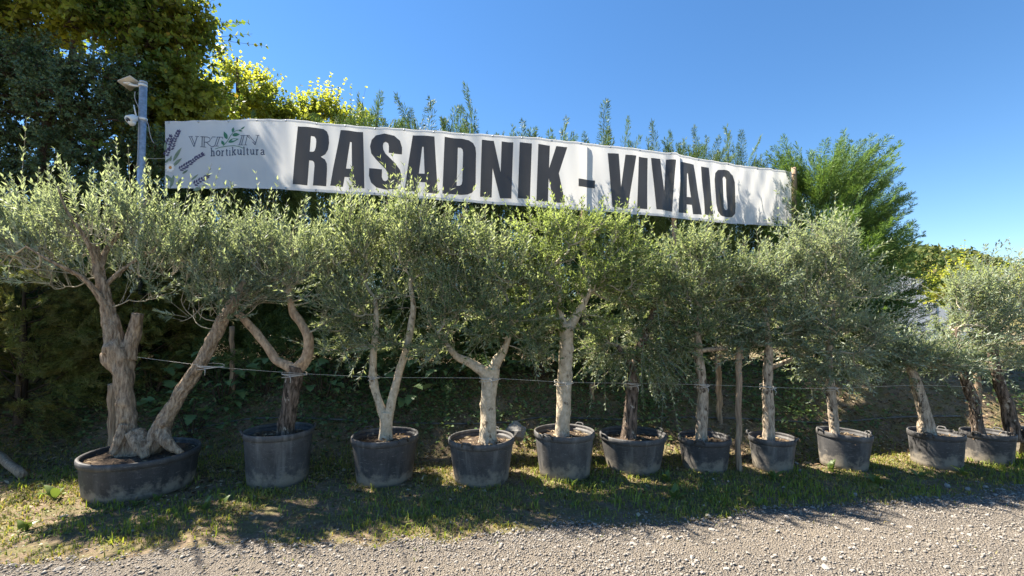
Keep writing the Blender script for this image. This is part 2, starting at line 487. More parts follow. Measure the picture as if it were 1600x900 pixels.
M['sage_print'] = plain_mat('sage green print', (0.16, 0.22, 0.15), 0.5, 0.3, 0.3, 14)
M['lavender_print'] = plain_mat('lavender print', (0.07, 0.06, 0.125), 0.5, 0.3, 0.4, 30)
M['petal_print'] = plain_mat('white petal print', (0.75, 0.75, 0.72), 0.5, 0.3, 0.05)
M['orange_print'] = plain_mat('orange print', (0.55, 0.25, 0.06), 0.5, 0.3, 0.1)
M['roof_white'] = plain_mat('white sheet roof', (0.62, 0.66, 0.70), 0.5, 0.3, 0.1, 4)
M['wall_grey'] = plain_mat('shed wall', (0.42, 0.42, 0.40), 0.8, 0.2, 0.15, 4)
M['olive_fruit'] = plain_mat('green olive', (0.24, 0.28, 0.10), 0.35, 0.5, 0.2, 60)
M['hill'] = plain_mat('wooded hillside', (0.16, 0.14, 0.06), 0.95, 0.1, 0.5, 0.08)

def vinyl():
    m, nt, out = new_mat('white banner vinyl')
    nz = tex_noise(nt, 3, 5); fl = tex_noise(nt, 26, 4)
    col = ramp(nt, nz.outputs[0], [(0.3, (0.74, 0.765, 0.81)), (0.7, (0.80, 0.82, 0.85))])
    col = mixc(nt, ramp(nt, fl.outputs[0], [(0.64, (0, 0, 0)), (0.70, (0.35, 0.35, 0.35))]), col, (0.86, 0.86, 0.84))
    p = principled(nt, None, col, 0.4, 0.35, nz.outputs[0], 0.25, 0.02)
    tr = nt.nodes.new('ShaderNodeBsdfTranslucent'); tr.inputs[0].default_value = (0.70, 0.69, 0.66, 1)
    mx = nt.nodes.new('ShaderNodeMixShader'); mx.inputs[0].default_value = 0.42
    nt.links.new(p.outputs[0], mx.inputs[1]); nt.links.new(tr.outputs[0], mx.inputs[2]); nt.links.new(mx.outputs[0], out.inputs[0])
    return m
M['vinyl'] = vinyl()

# ------------------------------------------------------------------ ground, road, hill
def axis(parts):
    a = np.concatenate([np.arange(*p) for p in parts])
    return np.unique(np.round(a, 4))
gx = np.concatenate([[-3000, -1500, -700, -300, -120, -60, -35, -22], axis([(-16, -8, 0.5), (-8, 12, 0.11), (12, 24, 0.5)]), [30, 45, 80, 160, 320, 700, 1500, 3000]])
gy = np.concatenate([[-3000, -1500, -600, -200, -80, -40, -20, -10, -5, -2, 0], axis([(0.8, 2.4, 0.3), (2.4, 7.6, 0.08), (7.6, 16, 0.5)]), [18, 22, 30, 45, 80, 160, 320, 700, 1500, 3000]])
GX, GY = np.meshgrid(gx, gy, indexing='ij')
GZ = gheight(GX, GY)
far = (np.abs(GX) > 25) | (np.abs(GY) > 17)
GZ = np.where(far & (GY < 0), -0.02, GZ)
nyy = len(gy)
ii, jj = np.meshgrid(np.arange(len(gx) - 1), np.arange(nyy - 1), indexing='ij')
ii, jj = ii.ravel(), jj.ravel()
mb = MB(); mb.add(np.stack([GX, GY, GZ], -1).reshape(-1, 3), np.stack([ii * nyy + jj, (ii + 1) * nyy + jj, (ii + 1) * nyy + jj + 1, ii * nyy + jj + 1], 1))
ground = tag(link('ground', mb.mesh('ground', M['ground'], smooth_shade=True)), kind='structure')

rx = np.concatenate([[-40, -25, -16, -12], axis([(-8, 12, 0.10)]), [14, 18, 25, 40]])
rt = np.concatenate([[0, 0.3, 0.55, 0.7, 0.8], np.linspace(0.84, 1, 22)])
RX, RT = np.meshgrid(rx, rt, indexing='ij')
RY = -9 + (edge_y(RX) + 9) * RT
RZ = gheight(RX, RY) + 0.012 + 0.014 * fbm(RX, RY, 1.6, 5.0) * smooth(0.0, 0.4, edge_y(RX) - RY)
RZ = np.where(RT > 0.995, gheight(RX, RY) - 0.004, RZ)
n2r = len(rt)
ii, jj = np.meshgrid(np.arange(len(rx) - 1), np.arange(n2r - 1), indexing='ij'); ii, jj = ii.ravel(), jj.ravel()
mb = MB(); mb.add(np.stack([RX, RY, RZ], -1).reshape(-1, 3), np.stack([ii * n2r + jj, (ii + 1) * n2r + jj, (ii + 1) * n2r + jj + 1, ii * n2r + jj + 1], 1))
road = tag(link('gravel_road', mb.mesh('gravel_road', M['gravel'], smooth_shade=True)), kind='structure')

def road_z(X, Y):
    return gheight(X, Y) + 0.012

def make_hill():
    az = np.linspace(-1.1, 1.45, 70); rr = np.linspace(0, 1, 22)
    A, T = np.meshgrid(az, rr, indexing='ij')
    top = np.interp(A, [-1.1, 0.3, 0.62, 0.72, 0.80, 0.87, 1.1, 1.45], [10, 12, 20, 25.5, 21, 13, 10, 12])
    dist = 110 + 190 * T
    Z = top * np.sin(np.clip(T * 1.7, 0, 1) * math.pi / 2) + 1.6 * fbm(A * 40, T * 9, 0.6) * smooth(0, .25, T)
    v = np.stack([np.sin(A) * dist, np.cos(A) * dist, Z * 1.0 - 0.3], -1)
    n = 22
    ii, jj = np.meshgrid(np.arange(69), np.arange(n - 1), indexing='ij'); ii, jj = ii.ravel(), jj.ravel()
    mb = MB(); mb.add(v.reshape(-1, 3), np.stack([ii * n + jj, ii * n + jj + 1, (ii + 1) * n + jj + 1, (ii + 1) * n + jj], 1))
    tag(link('hill', mb.mesh('hill', M['hill'], smooth_shade=True)), kind='structure')
    # the wood on it: leaf clumps gathered into many small crowns
    mb = MB()
    k = 420
    a = rng.uniform(0.55, 1.05, k); t = rng.uniform(0.05, 0.75, k)
    tp = np.interp(a, [-1.1, 0.3, 0.62, 0.72, 0.80, 0.87, 1.1, 1.45], [10, 12, 20, 25.5, 21, 13, 10, 12])
    d = 110 + 190 * t
    c = np.stack([np.sin(a) * d, np.cos(a) * d, tp * np.sin(np.clip(t * 1.7, 0, 1) * math.pi / 2)], 1)
    m = 55
    cc = np.repeat(c, m, 0); s = np.repeat(rng.uniform(1.2, 2.6, k), m)[:, None]
    dv = unit(rng.normal(size=(k * m, 3)))
    pos = cc + dv * s * np.array((1, 1, 1.2)) * rng.uniform(.5, 1, (k * m, 1)) + np.array((0, 0, 1.4))
    kites(mb, pos, unit(rng.normal(size=pos.shape)), dv, rng.uniform(.8, 1.6, len(pos)), rng.uniform(.6, 1.1, len(pos)))
    o = link('hillside_wood', mb.mesh('hillside_wood', M['hill_leaf']))
    tag(o, 'autumn coloured wood covering the far hill at right', 'wood', kind='stuff')
make_hill()

# ------------------------------------------------------------------ pots
POT_PX = [  # left, right, bottom, rim centre y, taper, label
    (123, 322, 777, 703, .90, 'wide shallow dark grey pot holding the thick gnarled olive at far left'),
    (383, 493, 762, 670, .86, 'tall grey pot with handles under the dark forked olive, second from left'),
    (551, 655, 762, 678, .82, 'dark grey pot holding the pale olive that forks low in a V'),
    (702, 804, 765, 682, .80, 'dark grey pot with the stout pale trunk, just left of the grey rock'),
    (835, 928, 753, 672, .82, 'slim grey pot holding the straight pale olive below the letter K'),
    (936, 1039, 743, 676, .80, 'broad mud-splashed grey pot holding the dark-trunked olive'),
    (1057, 1140, 741, 681, .82, 'grey pot just left of the upright wooden stake'),
    (1165, 1241, 738, 681, .82, 'small grey pot just right of the upright wooden stake'),
    (1268, 1357, 735, 674, .84, 'tilted grey pot under the thin leaning pale olive'),
    (1411, 1503, 731, 674, .88, 'dark pot with the knobbly whitish olive trunk leaning left'),
    (1492, 1582, 724, 674, .86, 'dark pot with a thin stake beside its olive, second from right'),
    (1572, 1668, 716, 672, .86, 'dark pot cut off by the right edge of the picture'),
]
POTS = []
def pot_geo(xl, xr, yb, yc):
    al, ar = math.atan((xl - 800) / F), math.atan((xr - 800) / F)
    az, half = (al + ar) / 2, (ar - al) / 2
    g = PG(800 + F * math.tan(az), yb)
    df = math.hypot(g[0], g[1])
    r = 0.35
    for _ in range(12):
        d = df + r * 0.82
        r = d * math.sin(half)
    X, Y = d * math.sin(az), d * math.cos(az)
    u, fy, fz = ray(800 + F * math.tan(az), yc)
    h = CAM_Z + fz / fy * Y
    return X, Y, r, h

def make_pot(i, spec):
    xl, xr, yb, yc, taper, label = spec
    X, Y, r, h = pot_geo(xl, xr, yb, yc)
    z0 = float(gheight(X, Y)) - 0.015
    z0 = min(z0, 0.02)
    h = h - z0
    root = thing('plant_pot', label, 'plant pot', (X, Y, z0), 'black plastic nursery pots in a row')
    root.rotation_euler.z = (-0.9, .5, -.75, 1.2, .9, .35, 1.0, -.8, 0, .6, .4, .3)[i]
    if i == 8:
        root.rotation_euler = (0, R(3.5), 0)
    ph = rng.uniform(0, 6, 4)
    wob = lambda th, z: 1 + 0.016 * np.cos(2 * th + ph[0]) + 0.006 * np.cos(3 * th + ph[1] + 3 * z) + 0.004 * np.cos(7 * th + ph[2])
    rb = r * taper
    f = lambda t: rb + (r * 0.965 - rb) * t
    body = MB()
    ts = np.linspace(0.0, 1, 9)
    prof = [(0.01, 0.012), (rb * 0.96, 0.008), (rb, 0.016)] + [(f(t), 0.02 + (h - 0.075) * t) for t in ts[1:]]
    prof += [(r * 0.94, h - 0.03), (r * 0.93, h - 0.06), (r * 0.90, h - 0.13)]
    lathe(body, prof, 44, 0, wob)
    link('pot_body', body.mesh('pot_body', M['pot'], smooth_shade=True), root)
    rim = MB()
    lathe(rim, [(r * 0.968, h - 0.062), (r * 0.995, h - 0.058), (r * 1.002, h - 0.03), (r * 1.0, h - 0.006), (r * 0.985, h), (r * 0.945, h - 0.002), (r * 0.935, h - 0.016), (r * 0.945, h - 0.04)], 44, 0, wob, close=True)
    link('rim', rim.mesh('rim', M['pot'], smooth_shade=True), root)
    for s in (0, math.pi):
        if i == 0: break
        hb = MB()
        t = np.linspace(-1, 1, 11)
        base = rng.uniform(-0.6, 0.6) * 0 + s
        pts = []
        for q in t:
            ang = base + q * 0.17
            rr = r * 1.0 + 0.018 * (1 - abs(q) ** 4)
            pts.append((rr * math.cos(ang), rr * math.sin(ang), h - 0.028 + 0.045 * (1 - abs(q) ** 6)))
        tube(hb, pts, [0.009] * 11, 6)
        link('handle', hb.mesh('handle', M['pot'], smooth_shade=True), root)
    soil = MB()
    sz = h - (0.055 if i == 0 else 0.085)
    rad = np.linspace(0, r * 0.93, 9); th = np.linspace(0, 2 * math.pi, 36, endpoint=False)
    RR, TH = np.meshgrid(rad, th, indexing='ij')
    xx, yy = RR * np.cos(TH), RR * np.sin(TH)
    zz = sz + 0.03 * (1 - (RR / r) ** 2) + 0.014 * fbm(xx + i * 3, yy, 14.0)
    I, J = np.meshgrid(np.arange(8), np.arange(36), indexing='ij'); I, J = I.ravel(), J.ravel(); J2 = (J + 1) % 36
    soil.add(np.stack([xx, yy, zz], -1).reshape(-1, 3), np.stack([I * 36 + J, (I + 1) * 36 + J, (I + 1) * 36 + J2, I * 36 + J2], 1))
    so = link('soil', soil.mesh('soil', M['soil'], smooth_shade=True), root)
    lit = MB()
    k = 110
    aa, ra = rng.uniform(0, 6.28, k), r * 0.88 * np.sqrt(rng.uniform(0.02, 1, k))
    pos = np.stack([ra * np.cos(aa), ra * np.sin(aa), sz + 0.03 * (1 - (ra / r) ** 2) + 0.014], 1)
    d = rng.normal(size=(k, 3)); d[:, 2] *= 0.25
    nn = rng.normal(size=(k, 3)) * 0.4 + np.array((0, 0, 1))
    kites(lit, pos, d, nn, rng.uniform(.025, .07, k), rng.uniform(.008, .022, k))
    tag(link('leaf_litter', lit.mesh('leaf_litter', M['litter']), so), kind='stuff')
    POTS.append((X, Y, r, h, z0, z0 + sz))
for i, s in enumerate(POT_PX):
    make_pot(i, s)

# ------------------------------------------------------------------ broadleaf tree machinery
def grow(nodes, targets, bf):
    n0, n = len(nodes), len(targets)
    pos = np.vstack([nodes, targets])
    par = np.full(n0 + n, -1)
    path = np.zeros(n0 + n)
    d = np.linalg.norm(targets[:, None] - nodes[None], axis=2)
    best = d.min(1); par[n0:] = d.argmin(1)
    done = np.zeros(n, bool); order = []
    for _ in range(n):
        c = np.where(done, 1e9, best)
        j = int(c.argmin())
        done[j] = True; order.append(n0 + j)
        path[n0 + j] = path[par[n0 + j]] + np.linalg.norm(pos[n0 + j] - pos[par[n0 + j]])
        dd = np.linalg.norm(targets - targets[j], axis=1) + bf * path[n0 + j]
        up = (dd < best) & ~done
        best[up] = dd[up]; par[n0:][up] = n0 + j
    return pos, par, order

def lobe_points(lobes, D, n, shell=0.5, sh=0.0):
    vol = np.array([l[2] * l[3] * (l[2] + l[3]) / 2 for l in lobes], float) ** 0.75
    pick = rng.choice(len(lobes), n, p=vol / vol.sum())
    out = []
    for k in pick:
        l = lobes[k]
        c = P(l[0], l[1], D + (l[4] if len(l) > 4 else 0.0))
        u = unit(rng.normal(size=3)) * (shell + (1 - shell) * rng.uniform()) ** 0.6 * rng.uniform(0.75, 1.0)
        s = D / F
        # the shoots grow past the lobe, so it is drawn in by part of their length
        rz = max(l[3] * s - 0.5 * sh, 0.35 * l[3] * s); rx_ = l[2] * s
        c[2] -= 0.45 * sh
        out.append(c + u * np.array((rx_, (rx_ + rz) / 2, rz)))
    return np.array(out)

def build_tree(name, label, cat, base, D, limbs, lobes, mats, n=150, m=3, L0=0.303, pairs=10, leaf=(0.0645, 0.0154), bf=0.35, up=0.35,
               droop=0.0, spread=0.5, group=None, tip_r=0.0028, rows=9, sides=20, rough_amp=0.10, flare=0.35, leaf_ang=(0.6, 1.05), fruit=0, shell=0.5, wmat=None, n_limb_nodes=5,
               extra=None, ldroop=0.12, bare=0.1, limb_bark=None):
    """limbs: polylines of (px, py, depth offset, width px); first is the trunk"""
    base = np.asarray(base, float)
    root = thing(name, label, cat, tuple(base), group)
    mbark, mleaf, mtwig = mats
    nodes, nodr = [], []
    for li, lb in enumerate(limbs):
        pts, rad = [], []
        for (x, y, dd, w) in lb:
            p = P(x, y, D + dd)
            pts.append(p); rad.append(w / 2 * (D + dd) / F * math.cos(math.atan((x - 800) / F)) * (0.81 if sides < 30 else 0.65))
        if li == 0:
            pts[0] = pts[0].copy(); pts[0][2] = base[2] - 0.03
        cp, cr = catmull(pts, rad, rows)
        ph = rng.uniform(0, 50)
        def wob(t, th, c, li=li, ph=ph):
            o = np.array([noise.noise(Vector((c[0] * 9 + math.cos(a) * 0.9 + ph, c[1] * 9 + math.sin(a) * 0.9, c[2] * 7))) for a in th])
            o2 = np.array([noise.noise(Vector((math.cos(a) * 1.7 + ph, math.sin(a) * 1.7, c[2] * 2.2 + ph))) for a in th])
            r = 1 + rough_amp * 1.3 * o + rough_amp * 1.5 * o2
            if sides > 20:
                r = r + np.array([0.24 * noise.noise(Vector((math.cos(a) * 4 + ph, math.sin(a) * 4, c[2] * 13))) - 0.10 * abs(noise.noise(Vector((math.cos(a) * 6, math.sin(a) * 6 + ph, c[2] * 4)))) for a in th])
            if li == 0:
                r = r + flare * math.exp(-(c[2] - base[2]) / 0.07) * (0.7 + 0.6 * np.cos(5 * th + ph))
            return r
        kn = [(rng.uniform(base[2] + 0.1, base[2] + 1.1), rng.uniform(0, 6.28), rng.uniform(.12, .32)) for _ in range(7)]
        def wob2(t, th, c, w0=wob, kn=kn):
            rr = w0(t, th, c)
            for kz, ka, kh in kn:
                if abs(c[2] - kz) < 0.1:
                    da_ = np.abs((th - ka + math.pi) % (2 * math.pi) - math.pi)
                    rr = rr + kh * math.exp(-((c[2] - kz) / 0.028) ** 2) * np.exp(-(da_ / 0.42) ** 2)
            return rr
        tb = MB()
        tube(tb, cp, cr, sides, True, 0, wob2 if cat == 'olive tree' else wob)
        link('trunk' if li == 0 else 'limb', tb.mesh('trunk' if li == 0 else 'limb', M[limb_bark] if (limb_bark and li) else mbark, base, True), root)
        cut = extra and li in extra.get('cut', ())
        if not cut:
            k = max(2, int(len(cp) * (0.45 if li == 0 else 0.7)))
            nodes.append(cp[-k::2]); nodr.append(cr[-k::2])
    nodes = np.vstack(nodes); nodr = np.concatenate(nodr)
    T = lobe_points(lobes, D, n, shell, L0 * (0.6 + 0.4 * up) if cat == 'olive tree' else 0.0)
    if extra and 'tips' in extra:
        T = np.vstack([T, [P(x, y + 0.75 * L0 * F / D, D + rng.uniform(-.25, .25)) for x, y in extra['tips']]])
    pos, par, order = grow(nodes, T, bf)
    n0 = len(nodes)
    p_ = 2.3
    acc = np.full(len(pos), tip_r ** p_ * 1.0)
    for j in reversed(order):
        acc[par[j]] += acc[j] if par[j] >= n0 else 0
    rad = acc ** (1 / p_)
    rad[:n0] = nodr
    br = MB()
    bdir = np.zeros((len(pos), 3))
    for j in order:
        a, b = pos[par[j]], pos[j]
        seg = b - a; ln = np.linalg.norm(seg)
        off = rng.normal(size=3) * 0.07 * ln + np.array((0, 0, -0.05 * ln if droop <= 0 else 0.09 * ln))
        mid = a + seg * 0.5 + off
        q = a + seg * 0.25 + off * 0.75; w = a + seg * 0.75 + off * 0.75
        r0 = min(rad[par[j]], rad[j] * 1.35); r1 = rad[j]
        tube(br, [a, q, mid, w, b], np.linspace(r0, r1, 5), 4 if r0 < 0.006 else 6, False)
        bdir[j] = unit(b - w)
    # twigs and leaves
    idx = np.array(order)
    idx = np.repeat(idx, m)
    tt = rng.uniform(0.25, 1.0, len(idx))[:, None] ** 0.7
    A = pos[par[idx]] * (1 - tt) + pos[idx] * tt
    cen = pos[:n0].mean(0)
    outw = unit(A - cen)
    d = unit(0.55 * bdir[idx] + 0.45 * outw + np.array((0, 0, up)) + rng.normal(size=A.shape) * spread)
    Ls = L0 * rng.uniform(0.5, 1.3, len(idx))[:, None]
    Ls = np.where(rng.uniform(size=Ls.shape) < 0.13, Ls * 1.75, Ls)
    low = np.clip((T[:, 2].mean() - 0.05 - A[:, 2:3]) / (T[:, 2].std() + 1e-6), 0, 1.6) if cat == 'olive tree' else 0.0
    d = unit(d - np.array((0, 0, 1.0)) * 0.18 * low)
    bend = np.array((0, 0, 1.0)) * (0.22 * up - droop - ldroop * low) * Ls + rng.normal(size=A.shape) * 0.06 * Ls
    B = A + d * Ls * 0.5 + bend * 0.25
    C = A + d * Ls + bend
    twigs3(br, A, B, C, tip_r * 0.95, tip_r * 0.4)
    link('branches', br.mesh('branches', mtwig, base, True), root)
    K = pairs
    t = bare + (1 - bare) * (np.arange(K) + 0.6) / K
    t = t[None, :, None] + rng.uniform(-0.3, 0.3, (len(idx), K, 1)) / K
    pp = A[:, None] + (d * Ls)[:, None] * t + bend[:, None] * t * t
    tg = unit((d * Ls)[:, None] + 2 * bend[:, None] * t)
    a, b = frame(tg)
    ph = rng.uniform(0, 6.28, (len(idx), 1)) + np.arange(K)[None] * 1.57 + rng.uniform(-.5, .5, (len(idx), K))
    lv = MB()
    keep = rng.uniform(size=(len(idx), K)) < 0.93
    for s in (0, math.pi):
        an = rng.uniform(leaf_ang[0], leaf_ang[1], (len(idx), K, 1)) * (1.15 - 0.5 * t)
        rad_ = a * np.cos(ph + s)[..., None] + b * np.sin(ph + s)[..., None]
        ld = tg * np.cos(an) + rad_ * np.sin(an)
        nn = unit(tg * np.sin(an) - rad_ * np.cos(an)) + rng.normal(size=ld.shape) * 0.35 + np.array((0, 0, 0.25))
        ll = leaf[0] * rng.uniform(0.5, 1.3, (len(idx), K)) * (1.05 - 0.35 * t[..., 0] ** 3)
        ww = leaf[1] * rng.uniform(0.8, 1.2, (len(idx), K))
        kk = keep
        kites(lv, pp[kk], ld[kk], nn[kk], ll[kk], ww[kk], 0.15, 0.12)
    tag(link('crown', lv.mesh('crown', mleaf, base), root), kind='stuff')
    if fruit:
        fr = MB()
        sel = rng.choice(len(idx), fruit)
        c = B[sel] + rng.normal(size=(fruit, 3)) * 0.02 - np.array((0, 0, 0.02))
        tmpl = np.array([(0, 0, 1.25), (1, 0, 0), (0, 1, 0), (-1, 0, 0), (0, -1, 0), (0, 0, -1.25)]) * 0.0085
        f = np.array([(0, 1, 2), (0, 2, 3), (0, 3, 4), (0, 4, 1), (5, 2, 1), (5, 3, 2), (5, 4, 3), (5, 1, 4)])
        fr.add((c[:, None] + tmpl[None]).reshape(-1, 3), None, (np.arange(fruit)[:, None, None] * 6 + f[None]).reshape(-1, 3))
        tag(link('olives', fr.mesh('olives', M['olive_fruit'], base, True), root), kind='stuff')
    return root

OG = 'potted olive trees in a row'
def olive(i, label, limbs, lobes, bark, leafm, **kw):
    X, Y, r, h, z0, sz = POTS[i]
    x0 = limbs[0][0][0]
    b = P(x0, limbs[0][0][1], Y); b[2] = sz - 0.01
    return build_tree('olive_tree', label, 'olive tree', b, Y, limbs, lobes, (M[bark], M[leafm], M['twig']), group=OG, **kw)

olive(0, 'large old olive with two thick gnarled trunks and a sawn stump between them',
      [[(206, 706, 0, 96), (203, 690, 0, 74), (199, 662, 0, 54), (195, 615, 0, 46), (191, 580, 0, 50), (187, 562, 0, 70), (184, 548, 0, 74), (179, 530, 0, 52), (172, 500, 0, 42), (161, 452, 0, 34), (153, 418, 0, 28), (150, 385, 0, 16)],
       [(201, 562, .03, 36), (209, 525, .05, 34), (216, 490, .05, 33)],
       [(226, 706, -.02, 84), (240, 692, -.02, 66), (252, 668, 0, 48), (265, 645, 0, 38), (288, 607, 0, 35), (318, 560, 0, 33), (345, 507, 0, 30), (364, 472, 0, 24), (382, 440, 0.05, 13)],
       [(172, 500, 0, 30), (160, 470, -.05, 20), (130, 435, -.15, 13), (80, 408, -.3, 8), (40, 385, -.35, 5)],
       [(154, 420, 0, 24), (170, 385, .1, 15), (205, 345, .2, 10), (235, 310, .3, 6)],
       [(152, 415, 0, 22), (135, 375, -.1, 13), (105, 330, -.15, 8), (90, 290, -.2, 5)],
       [(160, 450, 0, 18), (200, 415, .1, 9), (250, 385, .2, 6), (290, 360, .2, 4)],
       [(197, 664, -.05, 36), (188, 690, -.10, 36), (176, 710, -.14, 22)], [(212, 676, -.06, 46), (219, 696, -.12, 44), (228, 716, -.16, 24)], [(252, 672, -.03, 40), (264, 694, -.08, 32), (284, 708, -.10, 14)]],
      [(60, 365, 80, 55), (150, 338, 85, 52), (245, 362, 70, 55), (110, 395, 105, 38), (255, 395, 60, 50), (10, 375, 50, 45), (70, 420, 60, 25), (245, 440, 55, 25), (30, 340, 50, 38),
       (335, 415, 60, 60, .1), (385, 440, 50, 45, .1), (320, 465, 45, 38, -.1), (350, 385, 45, 35, .1)],
      'bark_rough', 'olive_grey', n=250, m=3, L0=0.43, pairs=13, leaf=(0.066, 0.0165), up=0.95, bf=0.55, spread=0.34, leaf_ang=(0.4, 0.8), rough_amp=0.17, flare=0.35, ldroop=0.10, bare=0.38, sides=36, rows=14,
      extra={'cut': (1, 7, 8, 9), 'tips': [(118, 262), (165, 262), (185, 280), (60, 285), (25, 290), (150, 290), (95, 285)]})
olive(1, 'olive with dark ridged trunk forking into a crooked limb reaching left',
      [[(446, 676, 0, 30), (450, 650, 0, 31), (455, 615, 0, 31), (460, 590, 0, 33), (464, 572, 0, 34)],
       [(463, 580, 0, 26), (447, 571, 0, 22), (432, 563, 0, 19), (420, 545, 0, 18), (400, 520, 0, 17), (378, 496, 0, 16), (358, 478, 0, 13), (345, 455, 0, 7)],
       [(466, 575, 0, 26), (479, 560, 0, 22), (482, 530, 0, 19), (472, 508, 0, 17), (459, 490, 0, 17), (454, 472, 0, 14), (450, 440, 0, 8)]],
      [(440, 392, 70, 50), (400, 435, 60, 48), (480, 425, 60, 58), (525, 480, 35, 45), (365, 445, 45, 45), (500, 395, 40, 38), (410, 372, 45, 28)],
      'bark_dark', 'olive_grey', limb_bark='bark_tan', bare=0.35, leaf_ang=(0.45, 0.85), n=170, m=3, L0=0.362, pairs=11, leaf=(0.0695, 0.0154), up=0.6, bf=0.5, spread=0.5, rough_amp=0.14, rows=7,
      extra={'tips': [(400, 335), (450, 340), (372, 345)]})
olive(2, 'slender pale olive forking low into a V of two straight limbs',
      [[(602, 692, 0, 26), (603, 672, 0, 25), (604, 652, 0, 26), (605, 643, 0, 26)],
       [(602, 655, 0, 19), (592, 628, 0, 16), (584, 596, 0, 15), (583, 560, 0, 14), (586, 525, 0, 13), (588, 498, 0, 11), (585, 460, 0, 7)],
       [(606, 655, 0, 19), (614, 620, 0, 17), (624, 580, 0, 15), (635, 545, 0, 14), (642, 510, 0, 14), (646, 478, 0, 11), (640, 440, 0, 7)]],
      [(545, 400, 45, 65), (605, 375, 65, 60), (635, 335, 35, 35), (560, 345, 35, 35), (555, 470, 48, 55), (640, 440, 50, 55), (665, 390, 40, 50), (600, 520, 50, 28), (535, 530, 30, 25)],
      'bark_pale', 'olive', leaf_ang=(0.45, 0.85), n=200, m=3, L0=0.350, pairs=11, leaf=(0.0669, 0.0161), up=0.6, bf=0.4, fruit=90, rough_amp=0.11, flare=0.25,
      extra={'tips': [(530, 305), (548, 300), (572, 312), (620, 292), (640, 288), (655, 300), (600, 315), (690, 335), (700, 330), (725, 350)]})
olive(3, 'stout olive with thick cream trunk and stubby Y fork, dark round crown',
      [[(762, 692, 0, 32), (763, 660, 0, 30), (764, 620, 0, 29), (766, 590, 0, 31), (768, 575, 0, 33)],
       [(765, 588, 0, 24), (750, 577, 0, 21), (733, 567, 0, 17), (712, 556, 0, 13), (695, 535, 0, 8)],
       [(769, 580, 0, 24), (778, 563, 0, 19), (787, 547, 0, 16), (795, 525, 0, 11), (800, 490, 0, 7)]],
      [(765, 410, 65, 55), (705, 450, 50, 60), (800, 455, 55, 65), (745, 495, 80, 50), (705, 385, 40, 38), (690, 530, 40, 30), (820, 525, 35, 35), (750, 365, 45, 30)],
      'bark_pale', 'olive', n=240, m=3, L0=0.280, pairs=10, leaf=(0.0620, 0.0174), up=0.25, bf=0.35, fruit=60, rough_amp=0.13, flare=0.3)
olive(4, 'tall olive with straight cream trunk and bushy yellow-green crown covering part of the letters',
      [[(878, 684, 0, 27), (880, 650, 0, 26), (881, 610, 0, 26), (883, 560, 0, 26), (885, 520, 0, 27), (884, 505, 0, 26)],
       [(884, 515, 0, 19), (876, 495, 0, 16), (873, 475, 0, 14), (868, 440, 0, 9)],
       [(888, 515, 0, 20), (898, 497, 0, 18), (908, 480, 0, 15), (922, 455, 0, 9)]],
      [(855, 375, 50, 55), (935, 365, 62, 48), (900, 420, 95, 55), (840, 455, 45, 50), (965, 430, 55, 55), (900, 490, 70, 32), (890, 350, 50, 35), (985, 395, 30, 35)],
      'bark_pale', 'olive_green', n=270, m=3, L0=0.257, pairs=11, leaf=(0.0545, 0.0161), up=0.4, bf=0.35, rough_amp=0.11, flare=0.2,
      extra={'tips': [(845, 318), (828, 322), (870, 318), (905, 318), (940, 322), (965, 335), (818, 335), (990, 350)]})
olive(5, 'olive with dark brown trunk and low drooping crown',
      [[(982, 674, 0, 27), (985, 645, 0, 25), (988, 610, 0, 25), (991, 585, 0, 25), (997, 558, 0, 22), (1006, 528, 0, 17), (1020, 490, .05, 13), (1026, 460, .1, 8)],
       [(992, 585, 0, 17), (980, 562, -.05, 12), (965, 540, -.1, 8)]],
      [(1005, 450, 55, 50), (980, 515, 60, 45), (1035, 525, 40, 45), (1010, 555, 40, 26), (955, 535, 35, 32), (1000, 400, 30, 25)],
      'bark_dark', 'olive', n=170, m=3, L0=0.315, pairs=10, leaf=(0.0620, 0.0161), up=0.05, droop=0.12, bf=0.35, rough_amp=0.12, flare=0.3)
olive(6, 'crooked pale olive beside the upright stake, with a sawn side branch',
      [[(1095, 676, 0, 23), (1097, 650, 0, 22), (1099, 620, 0, 22), (1096, 590, 0, 19), (1092, 560, 0, 18), (1091, 538, 0, 16), (1090, 505, 0, 11), (1095, 470, 0, 8)],
       [(1092, 548, 0, 11), (1110, 546, 0, 10), (1136, 544, 0, 9)]],
      [(1075, 410, 50, 50), (1060, 465, 50, 50), (1125, 445, 55, 50), (1100, 500, 60, 30), (1175, 420, 40, 40), (1095, 380, 45, 30), (1060, 530, 35, 30)],
      'bark_mid', 'olive', n=215, m=3, L0=0.280, pairs=10, leaf=(0.0596, 0.0161), up=0.35, bf=0.35, rough_amp=0.13, flare=0.2,
      extra={'cut': (), 'tips': [(1065, 352), (1085, 350), (1105, 358), (1160, 375), (1195, 385), (1040, 375), (1050, 360)]})
olive(7, 'olive with blotchy brown and cream trunk in the small pot right of the stake',
      [[(1200, 682, 0, 23), (1201, 650, 0, 22), (1200, 615, 0, 21), (1200, 580, 0, 20), (1201, 556, 0, 19), (1200, 520, 0, 12), (1195, 480, 0, 7)],
       [(1203, 575, .1, 11), (1240, 560, .15, 9), (1275, 545, .2, 6)]],
      [(1195, 445, 50, 50), (1220, 495, 55, 40), (1165, 505, 40, 40), (1215, 400, 35, 30), (1155, 525, 30, 22), (1240, 530, 40, 22)],
      'bark_mid', 'olive_grey', n=180, m=3, L0=0.292, pairs=10, leaf=(0.0620, 0.0161), up=0.25, bf=0.35, rough_amp=0.12, flare=0.2)
